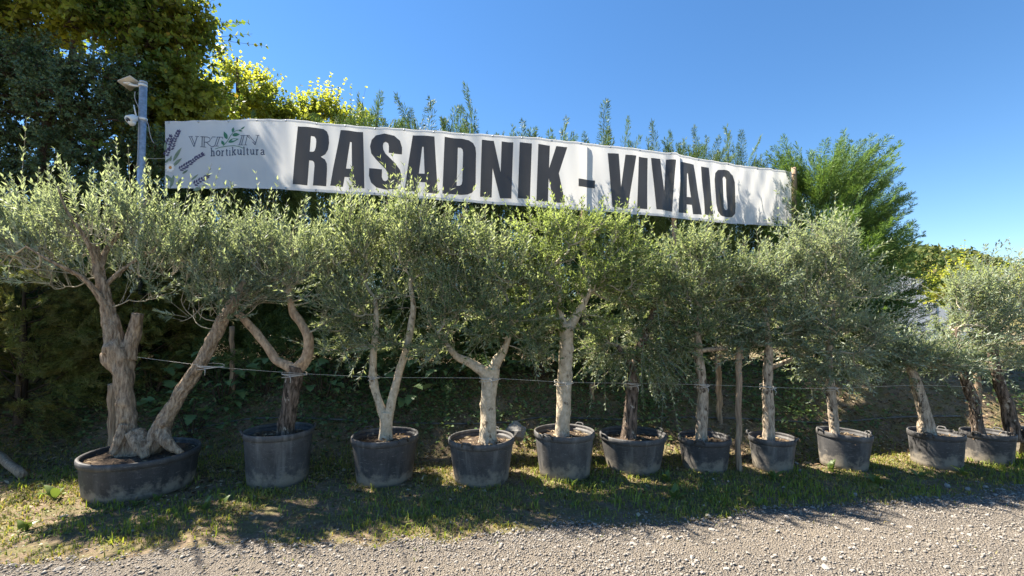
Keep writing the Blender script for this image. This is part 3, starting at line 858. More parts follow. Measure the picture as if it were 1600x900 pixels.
olive(8, 'olive with thin leaning pale trunk and spreading crown before the large cypress',
      [[(1306, 675, 0, 20), (1302, 650, 0, 19), (1299, 620, 0, 18), (1296, 590, 0, 18), (1295, 560, 0, 14), (1298, 520, 0, 10), (1305, 470, 0, 7)]],
      [(1285, 385, 45, 60), (1325, 440, 45, 50), (1265, 475, 50, 50), (1320, 520, 60, 45), (1345, 505, 25, 45), (1300, 555, 50, 22), (1355, 550, 25, 28), (1250, 420, 35, 40)],
      'bark_mid', 'olive_grey', n=230, m=3, L0=0.315, pairs=10, leaf=(0.0620, 0.0161), up=0.35, bf=0.35, rough_amp=0.12, flare=0.2,
      extra={'tips': [(1275, 322), (1290, 318), (1265, 340), (1310, 350), (1345, 375), (1230, 350)]})
olive(9, 'olive with knobbly whitish trunk leaning left, left of the last two trees',
      [[(1450, 672, 0, 34), (1445, 650, 0, 27), (1437, 620, 0, 24), (1428, 590, 0, 22), (1421, 565, 0, 17), (1418, 545, 0, 9)]],
      [(1420, 545, 42, 26), (1460, 552, 36, 26), (1398, 562, 34, 22)],
      'bark_mid', 'olive_grey', n=105, m=3, L0=0.303, pairs=10, leaf=(0.0620, 0.0161), up=0.35, bf=0.35, rough_amp=0.22, flare=0.4,
      extra={})
olive(10, 'olive with a dark leaning trunk and a thin stake beside it, second from right',
      [[(1530, 668, 0, 27), (1524, 640, 0, 25), (1515, 610, 0, 24), (1505, 585, 0, 20), (1498, 555, 0, 14), (1495, 510, 0, 8)]],
      [(1520, 452, 36, 40), (1508, 515, 34, 42), (1540, 490, 40, 45), (1490, 550, 35, 25)],
      'bark_dark', 'olive_grey', n=125, m=3, L0=0.292, pairs=10, leaf=(0.0620, 0.0161), up=0.35, bf=0.35, rough_amp=0.15, flare=0.3)
olive(11, 'olive with thick dark trunk at the right edge, tallest shoots of the far end',
      [[(1582, 668, 0, 36), (1575, 640, 0, 30), (1565, 610, 0, 27), (1556, 580, 0, 24), (1552, 550, 0, 18), (1560, 510, 0, 10)]],
      [(1560, 440, 42, 38), (1575, 500, 45, 50), (1610, 460, 45, 50), (1550, 545, 38, 32), (1650, 480, 50, 60), (1620, 540, 50, 40)],
      'bark_dark', 'olive_grey', n=150, m=3, L0=0.315, pairs=10, leaf=(0.0620, 0.0161), up=0.4, bf=0.35, rough_amp=0.15, flare=0.3,
      extra={'tips': [(1545, 385), (1590, 375), (1598, 390), (1540, 400), (1530, 395)]})

# ------------------------------------------------------------------ cypress machinery
def frond_template(nsec=24, nt=8, plane=0.45, wd=(.007, .013), lk=1.0):
    Pb, D, N, L, W = [], [], [], [], []
    st = []
    for i in range(nsec):
        t = 0.12 + 0.86 * i / (nsec - 1)
        s = 1 if i % 2 else -1
        roll = rng.normal() * plane
        side = np.array((s * math.cos(roll), math.sin(roll), 0))
        ln = 0.23 * (1.02 - t) ** 0.75 + 0.04
        ln *= rng.uniform(0.75, 1.2)
        axis_p = np.array((0.05 * t * t, 0.03 * math.sin(3 * t), t))
        sd = unit(side * 0.62 + np.array((0, 0, 0.85)))
        st.append((axis_p, axis_p + sd * ln))
        for k in range(nt):
            q = (k + 0.5) / nt
            pp = axis_p + sd * ln * q * 0.95
            s2 = 1 if k % 2 else -1
            ort = unit(np.cross(sd, np.array((0, 1.0, 0)))) * s2 + rng.normal(size=3) * 0.35
            dd = unit(sd + 0.65 * ort) if k < nt - 1 else sd
            Pb.append(pp); D.append(dd); N.append(np.array((0, 1, 0)) + rng.normal(size=3) * 0.6)
            L.append(lk * (0.055 + 0.075 * (1 - q)) * rng.uniform(.8, 1.25) * (1.25 - 0.5 * t)); W.append(rng.uniform(*wd))
    return tuple(np.array(a) for a in (Pb, D, N, L, W))
TEMPL = [frond_template() for _ in range(5)]
TEMPL_FINE = [frond_template(38, 9, 0.6, (.005, .009), 0.62) for _ in range(4)]

def place_fronds(mb, stem, B, Dr, S, droop=0.0, TEMPL=TEMPL):
    """put one frond at each base B, direction Dr, length S"""
    nF = len(B)
    which = rng.integers(0, len(TEMPL), nF)
    Dr = unit(Dr)
    for w in range(len(TEMPL)):
        k = np.where(which == w)[0]
        if not len(k): continue
        Pb, D, N, L, W = TEMPL[w]
        z = Dr[k]; a, b = frame(z)
        th = rng.uniform(0, 6.28, len(k))[:, None]
        x = a * np.cos(th) + b * np.sin(th); y = np.cross(z, x)
        Mx = np.stack([x, y, z], 2)
        s = S[k][:, None, None]
        pos = np.einsum('fij,nj->fni', Mx, Pb) * s
        dirs = np.einsum('fij,nj->fni', Mx, D)
        nor = np.einsum('fij,nj->fni', Mx, N)
        sag = (Pb[None, :, 2:3] ** 2) * s * droop
        pos = pos + B[k][:, None] - sag * np.array((0, 0, 1.0))
        dirs = dirs - np.array((0, 0, 1.0)) * droop * 1.2 * Pb[None, :, 2:3]
        LL = (L[None] * S[k][:, None]).ravel(); WW = (W[None] * S[k][:, None]).ravel()
        kites(mb, pos.reshape(-1, 3), dirs.reshape(-1, 3), nor.reshape(-1, 3), LL * 1.15, WW * 1.25, 0.2, 0.08, 0.4)
    e = B + Dr * S[:, None] * 0.9 - np.array((0, 0, 1.0)) * (droop * S * 0.8)[:, None]
    m_ = B + Dr * S[:, None] * 0.5 - np.array((0, 0, 1.0)) * (droop * S * 0.25)[:, None]
    twigs3(stem, B, m_, e, 0.005, 0.0015)

def conifer_mesh(H, R0, n, z_lo=0.06, elev=(0.6, 1.15), size=(0.5, 0.85), droop=0.0, leader=5, bias=(0, 0), taper=0.62, inner=0.35, templ=TEMPL):
    mb, st = MB(), MB()
    t = z_lo + (1 - z_lo) * rng.uniform(0, 1, n) ** 0.9
    Rr = R0 * np.minimum(1, (1 - t) ** taper * 1.05) * np.minimum(1, 0.55 + t * 3)
    az = rng.uniform(0, 6.28, n)
    rr = Rr * (inner + (0.85 - inner) * rng.uniform(0, 1, n) ** 0.6)
    B = np.stack([rr * np.cos(az) + bias[0] * t * 0.3, rr * np.sin(az) + bias[1] * t * 0.3, t * H], 1)
    el = rng.uniform(elev[0], elev[1], n) * (0.75 + 0.5 * t)
    el = np.minimum(el, 1.5)
    D = np.stack([np.cos(az) * np.cos(el) + bias[0] * 0.5, np.sin(az) * np.cos(el) + bias[1] * 0.5, np.sin(el)], 1) + rng.normal(size=(n, 3)) * 0.12
    S = rng.uniform(size[0], size[1], n)
    place_fronds(mb, st, B, D, S, droop, templ)
    # leaders: upright spires at the top
    k = leader
    B = np.stack([rng.normal(size=k) * R0 * 0.45 + bias[0] * 0.3, rng.normal(size=k) * R0 * 0.35, H * rng.uniform(.90, 1.04, k)], 1)
    D = np.stack([rng.normal(size=k) * 0.22 + bias[0] * 0.3, rng.normal(size=k) * 0.2, np.ones(k)], 1)
    place_fronds(mb, st, B, D, rng.uniform(.55, 1.1, k), 0.05, templ)
    tube(st, [(0, 0, -0.1), (0.02, 0, H * 0.4), (bias[0] * 0.2, 0, H * 0.9)], [0.07, 0.05, 0.01], 8, False)
    # boughs that carry the sprays
    for _ in range(26):
        tz = rng.uniform(0.05, 0.85); a = rng.uniform(0, 6.28); q = R0 * (1 - tz) ** 0.6 * 0.7
        p0 = np.array((0.01, 0, tz * H)); p1 = np.array((q * math.cos(a), q * math.sin(a), tz * H + q * 0.6))
        tube(st, [p0, (p0 + p1) / 2 - np.array((0, 0, 0.04)), p1], [0.014, 0.010, 0.005], 4, False)
    return mb, st

VAR = []
for k in range(4):
    mb, st = conifer_mesh(3.05, 0.72, 360, z_lo=0.0, leader=5, taper=0.4)
    VAR.append((mb.mesh('cypress_crown', M['cypress']), st.mesh('cypress_trunk', M['conifer_bark'], smooth_shade=True)))

def banner_depth(x):
    return float(np.interp(x, [258, 440, 860, 955, 1050, 1238], [6.7, 6.45, 6.55, 6.85, 7.15, 8.1]))

CYP = [
    (20, 300, 1.6, 'dark cypress behind the thujas at the left edge'),
    (110, 285, 1.5, 'dark cypress glimpsed through the crown of the thick twin olive'),
    (190, 275, 1.5, 'dark cypress just left of the metal camera pole'),
    (265, 250, 1.4, 'dark cypress between the camera pole and the banner end'),  # px, py of top, extra depth behind the banner line, label
    (330, 215, 1.32, 'cypress hidden behind the logo end of the banner'),
    (420, 190, 1.42, 'cypress behind the banner between logo and big letters'),
    (505, 175, 1.22, 'cypress rising behind the letter R, below the yellowing trees'),
    (575, 150, 1.22, 'cypress behind the first A and S with thin curved tips'),
    (655, 152, 1.12, 'cypress with feathery tips above the second letter A'),
    (725, 160, 1.12, 'cypress with spreading tips above the letter D'),
    (795, 185, 1.12, 'cypress with short tips above the letter N'),
    (870, 186, 1.12, 'cypress with two spires above the letter K'),
    (935, 190, 1.12, 'cypress tip above the dash of the banner'),
    (1000, 208, 1.32, 'slim cypress tip above the first V'),
    (1050, 205, 1.22, 'cypress with twin tips above the second V'),
    (1095, 202, 1.32, 'cypress with a bent thin tip above the third A of the banner'),
    (1160, 215, 1.32, 'lone cypress spire above the final O'),
]
for i, (x, y, dd, lab) in enumerate(CYP):
    D = banner_depth(x) + dd
    top = P(x, y, D)
    z0 = float(gheight(top[0], D))
    H = top[2] - z0
    root = thing('cypress_tree', lab, 'cypress', (top[0], D, z0 - 0.05), 'cypress hedge behind the banner')
    cm, sm = VAR[i % 4]
    sc = H / 3.95
    root.rotation_euler.z = rng.uniform(0, 6.28)
    root.scale = (1.0 if x < 900 else 0.82, 1.0 if x < 900 else 0.82, sc)
    link('trunk', sm, root)
    tag(link('crown', cm, root), kind='stuff')

# the big cypress right of the banner, swept to the right
D = 8.5
bt = P(1300, 262, D)
z0 = float(gheight(bt[0], D))
mb, st = conifer_mesh(bt[2] - z0 - 0.45, 0.85, 560, z_lo=0.02, elev=(0.45, 0.95), size=(0.8, 1.3), leader=10, bias=(0.34, -0.05), taper=0.36, templ=TEMPL_FINE)
root = thing('cypress_tree', 'large windswept cypress right of the banner with sprays reaching right', 'cypress', (bt[0] - 0.35, D, z0 - 0.05))
link('trunk', st.mesh('trunk', M['conifer_bark'], smooth_shade=True), root)
tag(link('crown', mb.mesh('crown', M['cypress_bright']), root), kind='stuff')

# brown-green thuja at far left, behind the first pot
for (x, y, D, R0, lab) in ((40, 395, 5.75, 0.85, 'bushy bronze-green thuja at far left, filling the space behind the first pot'),
                           (-120, 380, 5.9, 0.9, 'bronze-green thuja cut off by the left edge'),
                           (215, 400, 6.45, 0.7, 'shaded thuja standing behind the thick twin olive trunks')):
    tp = P(x, y, D); z0 = float(gheight(tp[0], D)) - 0.05
    mb, st = conifer_mesh(tp[2] - z0 - 0.2, R0, 560, z_lo=0.0, elev=(0.1, 0.8), size=(0.4, 0.65), droop=0.35, leader=4, taper=0.35)
    root = thing('thuja_tree', lab, 'thuja', (tp[0], D, z0), 'thujas at the left end of the hedge')
    link('trunk', st.mesh('trunk', M['conifer_bark'], smooth_shade=True), root)
    tag(link('crown', mb.mesh('crown', M['thuja']), root), kind='stuff')

# dense dark lower growth that closes the foot of the hedge
def undergrowth():
    mb, st = MB(), MB()
    n = 1150
    X = rng.uniform(-11.5, 9.5, n); Y = 7.3 + 0.08 * np.maximum(X, 0) - 0.35 * (X < 0.5) + rng.uniform(-0.5, 0.9, n)
    B = np.stack([X, Y, gheight(X, Y) + rng.uniform(-0.05, 1.25, n) * np.where(X > 6.2, 0.12, 1.0)], 1)
    D = np.stack([rng.normal(size=n) * 0.8, rng.normal(size=n) * 0.5 - 0.4, rng.uniform(0.0, 1.0, n)], 1)
    place_fronds(mb, st, B, D, rng.uniform(.55, .95, n) * np.where(X > 6.2, 0.55, 1.0), 0.25)
    o = link('hedge_undergrowth', mb.mesh('hedge_undergrowth', M['cypress']))
    tag(o, 'dense dark conifer growth closing the foot of the hedge', 'undergrowth', kind='stuff')
undergrowth()

# ------------------------------------------------------------------ big trees at left and behind
def bigtree(name, label, D, x0, limbs, lobes, leafm, **kw):
    b = P(x0, 500, D); b[2] = float(gheight(b[0], D)) - 0.05
    g0 = (x0, 700, 0, limbs[0][0][3] * 1.1)
    limbs = [[g0] + limbs[0]] + limbs[1:]
    return build_tree(name, label, 'tree', b, D, limbs, lobes, (M['conifer_bark'], M[leafm], M['conifer_bark']), **kw)

bigtree('maple_tree', 'tall maple with yellowing leaves at top left', 8.4, 90,
        [[(90, 400, 0, 34), (95, 250, 0, 28), (110, 120, 0, 20), (120, 20, 0, 10)], [(92, 230, 0, 18), (180, 120, -.2, 12), (250, 50, -.3, 6)],
         [(95, 200, 0, 18), (0, 90, -.2, 12), (-80, 20, -.4, 6)], [(92, 260, 0, 16), (200, 190, .2, 10), (280, 130, .2, 5)]],
        [(60, 20, 110, 70), (200, 60, 90, 60), (260, 60, 65, 60), (270, 130, 50, 45), (-60, 60, 110, 90), (130, -60, 150, 70), (40, -120, 150, 80), (300, 45, 28, 30), (220, 160, 60, 60), (290, 170, 40, 50), (-180, 0, 120, 120), (250, 230, 70, 60)],
        'maple', n=620, m=7, L0=0.55, pairs=8, leaf=(0.11, 0.085), up=0.1, bf=0.3, spread=0.7, tip_r=0.006, leaf_ang=(0.7, 1.3), shell=0.35, rows=4, sides=10)
bigtree('evergreen_tree', 'dense dark evergreen tree behind the camera pole at left', 7.6, 60,
        [[(60, 400, 0, 40), (65, 280, 0, 30), (75, 170, 0, 16)]],
        [(40, 160, 110, 80), (130, 165, 85, 75), (180, 130, 60, 50), (0, 110, 90, 60), (-60, 200, 110, 90), (60, 260, 130, 70), (190, 215, 45, 50), (60, 100, 70, 40), (170, 290, 80, 60), (-20, 330, 120, 80), (285, 260, 45, 60)],
        'oak', n=640, m=8, L0=0.34, pairs=8, leaf=(0.062, 0.038), up=0.1, bf=0.3, spread=0.8, tip_r=0.005, leaf_ang=(0.7, 1.3), shell=0.55, rows=4, sides=10)
bigtree('poplar_tree', 'yellow-green tree rising above the logo end of the banner', 13.0, 370,
        [[(372, 380, 0, 16), (374, 260, 0, 14), (372, 150, 0, 9), (370, 90, 0, 4)]],
        [(370, 148, 52, 42), (345, 180, 42, 42), (402, 180, 36, 40), (372, 115, 26, 18), (370, 240, 60, 55)],
        'yellow_leaf', n=150, m=6, L0=0.55, pairs=8, leaf=(0.11, 0.08), up=0.4, bf=0.3, spread=0.6, tip_r=0.006, leaf_ang=(0.7, 1.3), shell=0.3, rows=4, sides=8)
bigtree('poplar_tree', 'low yellow-leaved tree showing above the banner left of the cypress tips', 13.5, 490,
        [[(490, 380, 0, 15), (490, 280, 0, 12), (488, 190, 0, 7)]],
        [(465, 190, 30, 30), (510, 188, 36, 28), (550, 200, 28, 20), (490, 245, 60, 50), (440, 215, 30, 30)],
        'yellow_leaf', n=160, m=6, L0=0.5, pairs=8, leaf=(0.11, 0.08), up=0.4, bf=0.3, spread=0.6, tip_r=0.006, leaf_ang=(0.7, 1.3), shell=0.3, rows=4, sides=8)
bigtree('poplar_tree', 'small yellow-green tree behind the far right olives', 16.0, 1490,
        [[(1490, 480, 0, 10), (1490, 455, 0, 8)]],
        [(1480, 455, 25, 25), (1510, 440, 22, 22), (1560, 450, 35, 28), (1610, 450, 35, 30)],
        'yellow_leaf', n=120, m=5, L0=0.5, pairs=8, leaf=(0.11, 0.08), up=0.4, bf=0.3, spread=0.6, tip_r=0.006, leaf_ang=(0.7, 1.3), shell=0.3, rows=4, sides=8)

# ------------------------------------------------------------------ banner
BX = [258, 340, 420, 470, 540, 600, 700, 760, 850, 950, 1012, 1075, 1150, 1236]
BT = [190, 187.5, 186.5, 188.5, 195, 200, 206, 210, 217, 227, 235, 245, 257, 269]
BBX = [258, 330, 380, 440, 520, 600, 700, 790, 860, 955, 1050, 1100, 1200, 1236]
BB = [294, 294, 293.5, 296, 301, 306, 313, 320, 325, 331, 340, 345.5, 352.5, 354]
def bt_(x): return float(np.interp(x, BX, BT))
def bb_(x): return float(np.interp(x, BBX, BB))
def banner_pt(x, y, off=0.0):
    t, b = bt_(x), bb_(x)
    v = (y - t) / (b - t)
    xx = min(max(x, 258), 1236)
    D = banner_depth(xx)
    p = P(x, y, D)
    rip = 0.010 * math.sin(x * 0.085 + 2.2 * v) + 0.007 * math.sin(x * 0.21 - 3 * v + 1) + 0.014 * math.sin(x * 0.031 + 0.8)
    rt_ = max(0.0, (x - 980) / 250.0)
    rip += rt_ * (0.014 * math.sin(x * 0.30 + 7 * v) + 0.010 * math.sin(x * 0.55 - 9 * v))
    fold = math.exp(-((x - 1052 - 14 * (v)) / 9.0) ** 2) * max(0, 1 - 1.4 * v) * 0.03
    fold += math.exp(-((x - 1052 + 22 * v) / 8.0) ** 2) * max(0, 1 - 1.4 * v) * 0.02
    p[1] -= rip + fold + off
    return p
bc = banner_pt(740, 260)
ban = thing('banner', 'long white vinyl banner lettered RASADNIK - VIVAIO strung along the hedge', 'banner', (bc[0], bc[1], bc[2] - 0.5))
borg = np.array(ban.location)
mb = MB()
nx, nv = 300, 14
vv = []
for i in range(nx + 1):
    x = 258 + (1236 - 258) * i / nx
    for j in range(nv + 1):
        vv.append(banner_pt(x, bt_(x) + (bb_(x) - bt_(x)) * j / nv))
I, J = np.meshgrid(np.arange(nx), np.arange(nv), indexing='ij'); I, J = I.ravel(), J.ravel(); w = nv + 1
mb.add(vv, np.stack([I * w + J, I * w + J + 1, (I + 1) * w + J + 1, (I + 1) * w + J], 1))
link('sheet', mb.mesh('sheet', M['vinyl'], borg, True), ban)
# hems: a doubled strip along both edges
for top in (True, False):
    hm = MB(); vv = []
    for i in range(nx + 1):
        x = 258 + (1236 - 258) * i / nx
        t, b = bt_(x), bb_(x); hgt = (b - t) * 0.035
        for y in ((t - 0.3, t + hgt) if top else (b - hgt, b + 0.3)):
            vv.append(banner_pt(x, y, 0.003))
    I = np.arange(nx)
    hm.add(vv, np.stack([I * 2, I * 2 + 1, I * 2 + 3, I * 2 + 2], 1))
    link('hem', hm.mesh('hem', M['vinyl'], borg, True), ban)
ey = MB(); tube(ey, [(0, -0.004, 0), (0, 0.004, 0)], [0.014, 0.014], 10)
eyem = ey.mesh('eyelet', M['steel'])
for x in list(np.linspace(264, 1230, 22)):
    for y in (bt_(x) + 2.0, bb_(x) - 2.0):
        if y > 300 and rng.uniform() < 0.3: continue
        p = banner_pt(x, y, 0.006)
        link('eyelet', eyem, ban, tuple(p - borg))

LET = {
 'R': ([(0, 0), (0, 1), (.6, 1), (.78, .985), (.9, .94), (.97, .86), (1, .74), (.98, .63), (.9, .55), (.76, .505), (.9, .46), (.97, .39), (.99, .3), (1, 0), (.6, 0), (.6, .34), (.58, .40), (.53, .425), (.42, .43), (.42, 0)],
       [(.42, .58), (.42, .85), (.52, .845), (.57, .81), (.585, .76), (.585, .66), (.56, .60), (.52, .58)]),
 'A': ([(0, 0), (0, 1), (1, 1), (1, 0), (.64, 0), (.62, .18), (.38, .18), (.36, 0)], [(.40, .33), (.47, .80), (.53, .80), (.60, .33)]),
 'S': ([(1, .66), (.60, .66), (.60, .78), (.575, .83), (.50, .85), (.43, .83), (.41, .78), (.43, .71), (.5, .64), (.8, .49), (.95, .38), (1, .25), (.97, .12), (.85, .03), (.55, 0), (.25, .02), (.08, .1), (0, .22), (0, .36), (.40, .36),
        (.40, .22), (.44, .165), (.51, .15), (.58, .175), (.6, .22), (.58, .30), (.5, .37), (.2, .53), (.05, .63), (0, .76), (.04, .88), (.17, .97), (.45, 1), (.75, .98), (.93, .9), (1, .78)], None),
 'D': ([(0, 0), (0, 1), (.55, 1), (.76, .985), (.9, .94), (.98, .86), (1, .76), (1, .24), (.98, .13), (.9, .05), (.76, .01), (.55, 0)], [(.42, .16), (.42, .84), (.52, .835), (.57, .81), (.59, .76), (.59, .24), (.57, .19), (.52, .165)]),
 'N': ([(0, 0), (0, 1), (.38, 1), (.63, .46), (.63, 1), (1, 1), (1, 0), (.64, 0), (.37, .52), (.37, 0)], None),
 'I': ([(0, 0), (0, 1), (1, 1), (1, 0)], None),
 'K': ([(0, 0), (0, 1), (.40, 1), (.40, .60), (.62, 1), (1, 1), (.74, .52), (1, 0), (.6, 0), (.40, .42), (.40, 0)], None),
 '-': ([(0, 0), (0, 1), (1, 1), (1, 0)], None),
 'V': ([(0, 1), (.38, 1), (.5, .38), (.62, 1), (1, 1), (1, 0), (0, 0)], None),
 'O': ([(0, .25), (0, .76), (.06, .9), (.22, .98), (.5, 1), (.78, .98), (.94, .9), (1, .76), (1, .25), (.94, .1), (.78, .02), (.5, 0), (.22, .02), (.06, .1)], [(.41, .2), (.41, .8), (.46, .85), (.54, .85), (.59, .8), (.59, .2), (.54, .15), (.46, .15)]),
}
TXT = [('R', (466, 198), (516, 200), (458, 288), (509.5, 291)), ('A', (532, 203), (567, 206), (516, 290), (569, 294)), ('S', (579, 208), (629, 212), (576, 294), (627, 299)),
       ('A', (645, 211.5), (679, 213.5), (632, 299), (684, 303)), ('D', (695, 214), (744, 218), (691, 302), (743, 306)), ('N', (753, 218.5), (802, 222.5), (750, 307), (799, 311)),
       ('I', (812, 223), (831, 225), (809, 310), (828, 312)), ('K', (841, 226), (886.5, 230), (838, 314), (883, 318)), ('-', (904, 279), (930, 281.5), (904, 291), (930, 293.5)),
       ('V', (950, 238.5), (994, 243.5), (957, 323), (981, 326)), ('I', (998, 245), (1012, 247), (995.5, 325.5), (1011, 327.5)), ('V', (1017, 247), (1054, 252), (1025, 327.5), (1050, 331)),
       ('A', (1063, 253), (1084, 257), (1060, 332), (1096, 336)), ('I', (1096, 259.5), (1107.5, 262), (1101, 335), (1114, 337.5)), ('O', (1115, 263), (1147, 267), (1120, 337), (1152, 341))]

def print_poly(name, outer, hole, mat, off, parent, cuts=True, origin=borg):
    """flat print: polygon in photo pixels laid onto the banner cloth"""
    loops = [[Vector((x, y, 0)) for x, y in outer]] + ([[Vector((x, y, 0)) for x, y in hole]] if hole else [])
    tri = tessellate_polygon(loops)
    flat = [p for l in loops for p in l]
    bm = bmesh.new()
    bvs = [bm.verts.new(p) for p in flat]
    for t in tri:
        try: bm.faces.new([bvs[k] for k in t])
        except ValueError: pass
    if cuts:
        xs = [p[0] for p in flat]; ys = [p[1] for p in flat]
        for cx in np.arange(min(xs) + 1.5, max(xs), 3.0):
            bmesh.ops.bisect_plane(bm, geom=bm.verts[:] + bm.edges[:] + bm.faces[:], plane_co=(cx, 0, 0), plane_no=(1, 0, 0))
        for cy in np.arange(min(ys) + 6, max(ys), 12.0):
            bmesh.ops.bisect_plane(bm, geom=bm.verts[:] + bm.edges[:] + bm.faces[:], plane_co=(0, cy, 0), plane_no=(0, 1, 0))
    for v in bm.verts:
        v.co = Vector(banner_pt(v.co.x, v.co.y, off) - origin)
    bmesh.ops.recalc_face_normals(bm, faces=bm.faces[:])
    me = bpy.data.meshes.new(name); bm.to_mesh(me); bm.free()
    me.materials.append(mat)
    return link(name, me, parent)

for ch, TL, TR, BL, BR in TXT:
    def mp(u, v):
        TLn, TRn, BLn, BRn = map(np.array, (TL, TR, BL, BR))
        return tuple((TLn * (1 - u) + TRn * u) * v + (BLn * (1 - u) + BRn * u) * (1 - v))
    o, h = LET[ch]
    ob = print_poly('letter', [mp(*p) for p in o], [mp(*p) for p in h] if h else None, M['black_letter'], 0.004, ban)

# logo print, drawn in an enlarged copy of the logo (7.5 times)
def Z(x, y): return (250 + x / 7.5, 180 + y / 7.5)
class Pr:
    def __init__(s): s.b = MB()
    def poly(s, pts, off=0.004):
        pts = [Z(*p) for p in pts]
        tri = tessellate_polygon([[Vector((x, y, 0)) for x, y in pts]])
        s.b.add([banner_pt(x, y, off) for x, y in pts], None, [t for t in tri])
    def line(s, pts, w, off=0.004, w1=None):
        pts = np.asarray(pts, float)
        tan = unit(np.gradient(pts, axis=0)); nrm = np.stack([-tan[:, 1], tan[:, 0]], 1)
        ws = np.linspace(w, w if w1 is None else w1, len(pts))[:, None] / 2
        a, b = pts + nrm * ws, pts - nrm * ws
        v = [banner_pt(*Z(*p), off) for q in zip(a, b) for p in q]
        i = np.arange(len(pts) - 1)
        s.b.add(v, np.stack([i * 2, i * 2 + 1, i * 2 + 3, i * 2 + 2], 1))
    def leaf(s, p, q, w, off=0.004):
        p, q = np.array(p, float), np.array(q, float); d = q - p; n = np.array((-d[1], d[0])) / np.linalg.norm(d)
        t = np.linspace(0, 1, 9)
        prof = np.sin(np.pi * t ** 0.8) * w / 2
        up_ = [tuple(p + d * a + n * b) for a, b in zip(t, prof)]
        dn = [tuple(p + d * a - n * b) for a, b in zip(t[1:-1], prof[1:-1])][::-1]
        s.poly(up_ + dn, off)
    def out(s, name, mat):
        return link(name, s.b.mesh(name, mat, borg), ban)
W_ = 7.5
g = Pr()
g.line([(345, 252), (402, 372)], W_); g.line([(370, 252), (412, 345)], W_); g.line([(402, 372), (440, 254)], W_); g.line([(332, 251), (388, 251)], 6); g.line([(418, 252), (458, 252)], 6)
g.out('letter', M['navy_print'])
g = Pr()
g.line([(492, 252), (490, 370)], W_); g.line([(513, 252), (511, 370)], W_); g.line([(473, 370), (532, 370)], 6); g.line([(473, 251), (545, 251), (575, 262), (583, 282), (570, 302), (545, 311), (512, 313)], W_)
g.line([(535, 312), (575, 350), (600, 366), (622, 362)], W_); g.out('letter', M['navy_print'])
g = Pr()
g.line([(598, 275), (604, 251), (728, 251), (722, 272)], W_); g.line([(668, 252), (634, 357)], W_); g.line([(690, 252), (657, 357)], W_); g.line([(612, 358), (682, 358)], 6); g.out('letter', M['navy_print'])
g = Pr()
g.line([(965, 242), (936, 350)], W_); g.line([(987, 242), (958, 350)], W_); g.line([(945, 241), (1008, 241)], 6); g.line([(918, 351), (980, 351)], 6); g.out('letter', M['navy_print'])
g = Pr()
g.line([(1030, 242), (1002, 350)], W_); g.line([(1028, 242), (1122, 352)], W_ + 2); g.line([(1050, 242), (1130, 335)], W_); g.line([(1152, 240), (1122, 352)], W_); g.line([(1012, 241), (1058, 241)], 6); g.line([(1128, 239), (1166, 239)], 6); g.line([(984, 351), (1024, 351)], 6)
g.out('letter', M['navy_print'])
# hortikultura: small serif strokes, one letter after another
SER = {
 'h': [[(0, 1.55), (.22, 1.6), (.22, 0)], [(0, 0), (.42, 0)], [(.22, .75), (.45, 1), (.68, .9), (.72, .7), (.72, 0)], [(.54, 0), (.92, 0)]],
 'o': [[(.5, 1), (.2, .88), (.08, .5), (.2, .12), (.5, 0), (.8, .12), (.92, .5), (.8, .88), (.5, 1)]],
 'r': [[(0, .97), (.25, 1), (.25, 0)], [(0, 0), (.5, 0)], [(.25, .65), (.5, .97), (.75, .95)]],
 't': [[(.3, 1.35), (.3, .2), (.45, 0), (.7, .08)], [(0, .97), (.7, .97)]],
 'i': [[(.0, .97), (.3, 1), (.3, 0)], [(0, 0), (.6, 0)], [(.24, 1.38), (.36, 1.38)]],
 'k': [[(0, 1.55), (.22, 1.6), (.22, 0)], [(0, 0), (.42, 0)], [(.75, .95), (.25, .45)], [(.4, .6), (.85, 0)], [(.55, .97), (.95, .97)], [(.62, 0), (1, 0)]],
 'u': [[(0, .97), (.2, 1), (.2, .3), (.35, .03), (.6, .08), (.76, .3)], [(.58, .97), (.78, 1), (.78, .02), (.98, 0)]],
 'l': [[(0, 1.55), (.28, 1.6), (.28, 0)], [(0, 0), (.56, 0)]],
 'a': [[(.1, .8), (.3, .99), (.6, .95), (.7, .75), (.7, .1), (.95, .02)], [(.7, .58), (.3, .5), (.1, .28), (.2, .04), (.5, .03), (.7, .22)]],
}
adv = {'h': 70, 'o': 62, 'r': 52, 't': 46, 'i': 38, 'k': 70, 'u': 70, 'l': 38, 'a': 64}
xx = 582
for k, ch in enumerate('hortikultura'):
    g = Pr()
    wd = adv[ch] * (0.80 if ch not in 'il' else 0.85)
    by = 470 - 8 * (xx - 580) / 680
    for s_ in SER[ch]:
        g.line([(xx + px * wd, by - py * 58) for px, py in s_], 12)
    g.out('letter', M['navy_print'])
    xx += adv[ch] * (680 / 700.0)
# sprig of the logo
g = Pr()
g.line([(728, 352), (780, 300), (825, 240), (855, 205), (900, 180), (940, 172), (985, 152)], 9, w1=4)
g.line([(640, 392), (700, 370), (780, 357), (870, 359), (930, 370), (978, 388)], 7, w1=7)
for p, q, w in (((778, 275), (735, 182), 46), ((735, 342), (712, 288), 34), ((848, 235), (938, 225), 42), ((790, 312), (928, 280), 46), ((850, 200), (862, 142), 34), ((920, 176), (970, 190), 20), ((950, 168), (1000, 135), 18)):
    g.leaf(p, q, w, 0.0042)
g.out('logo_sprig', M['green_print'])
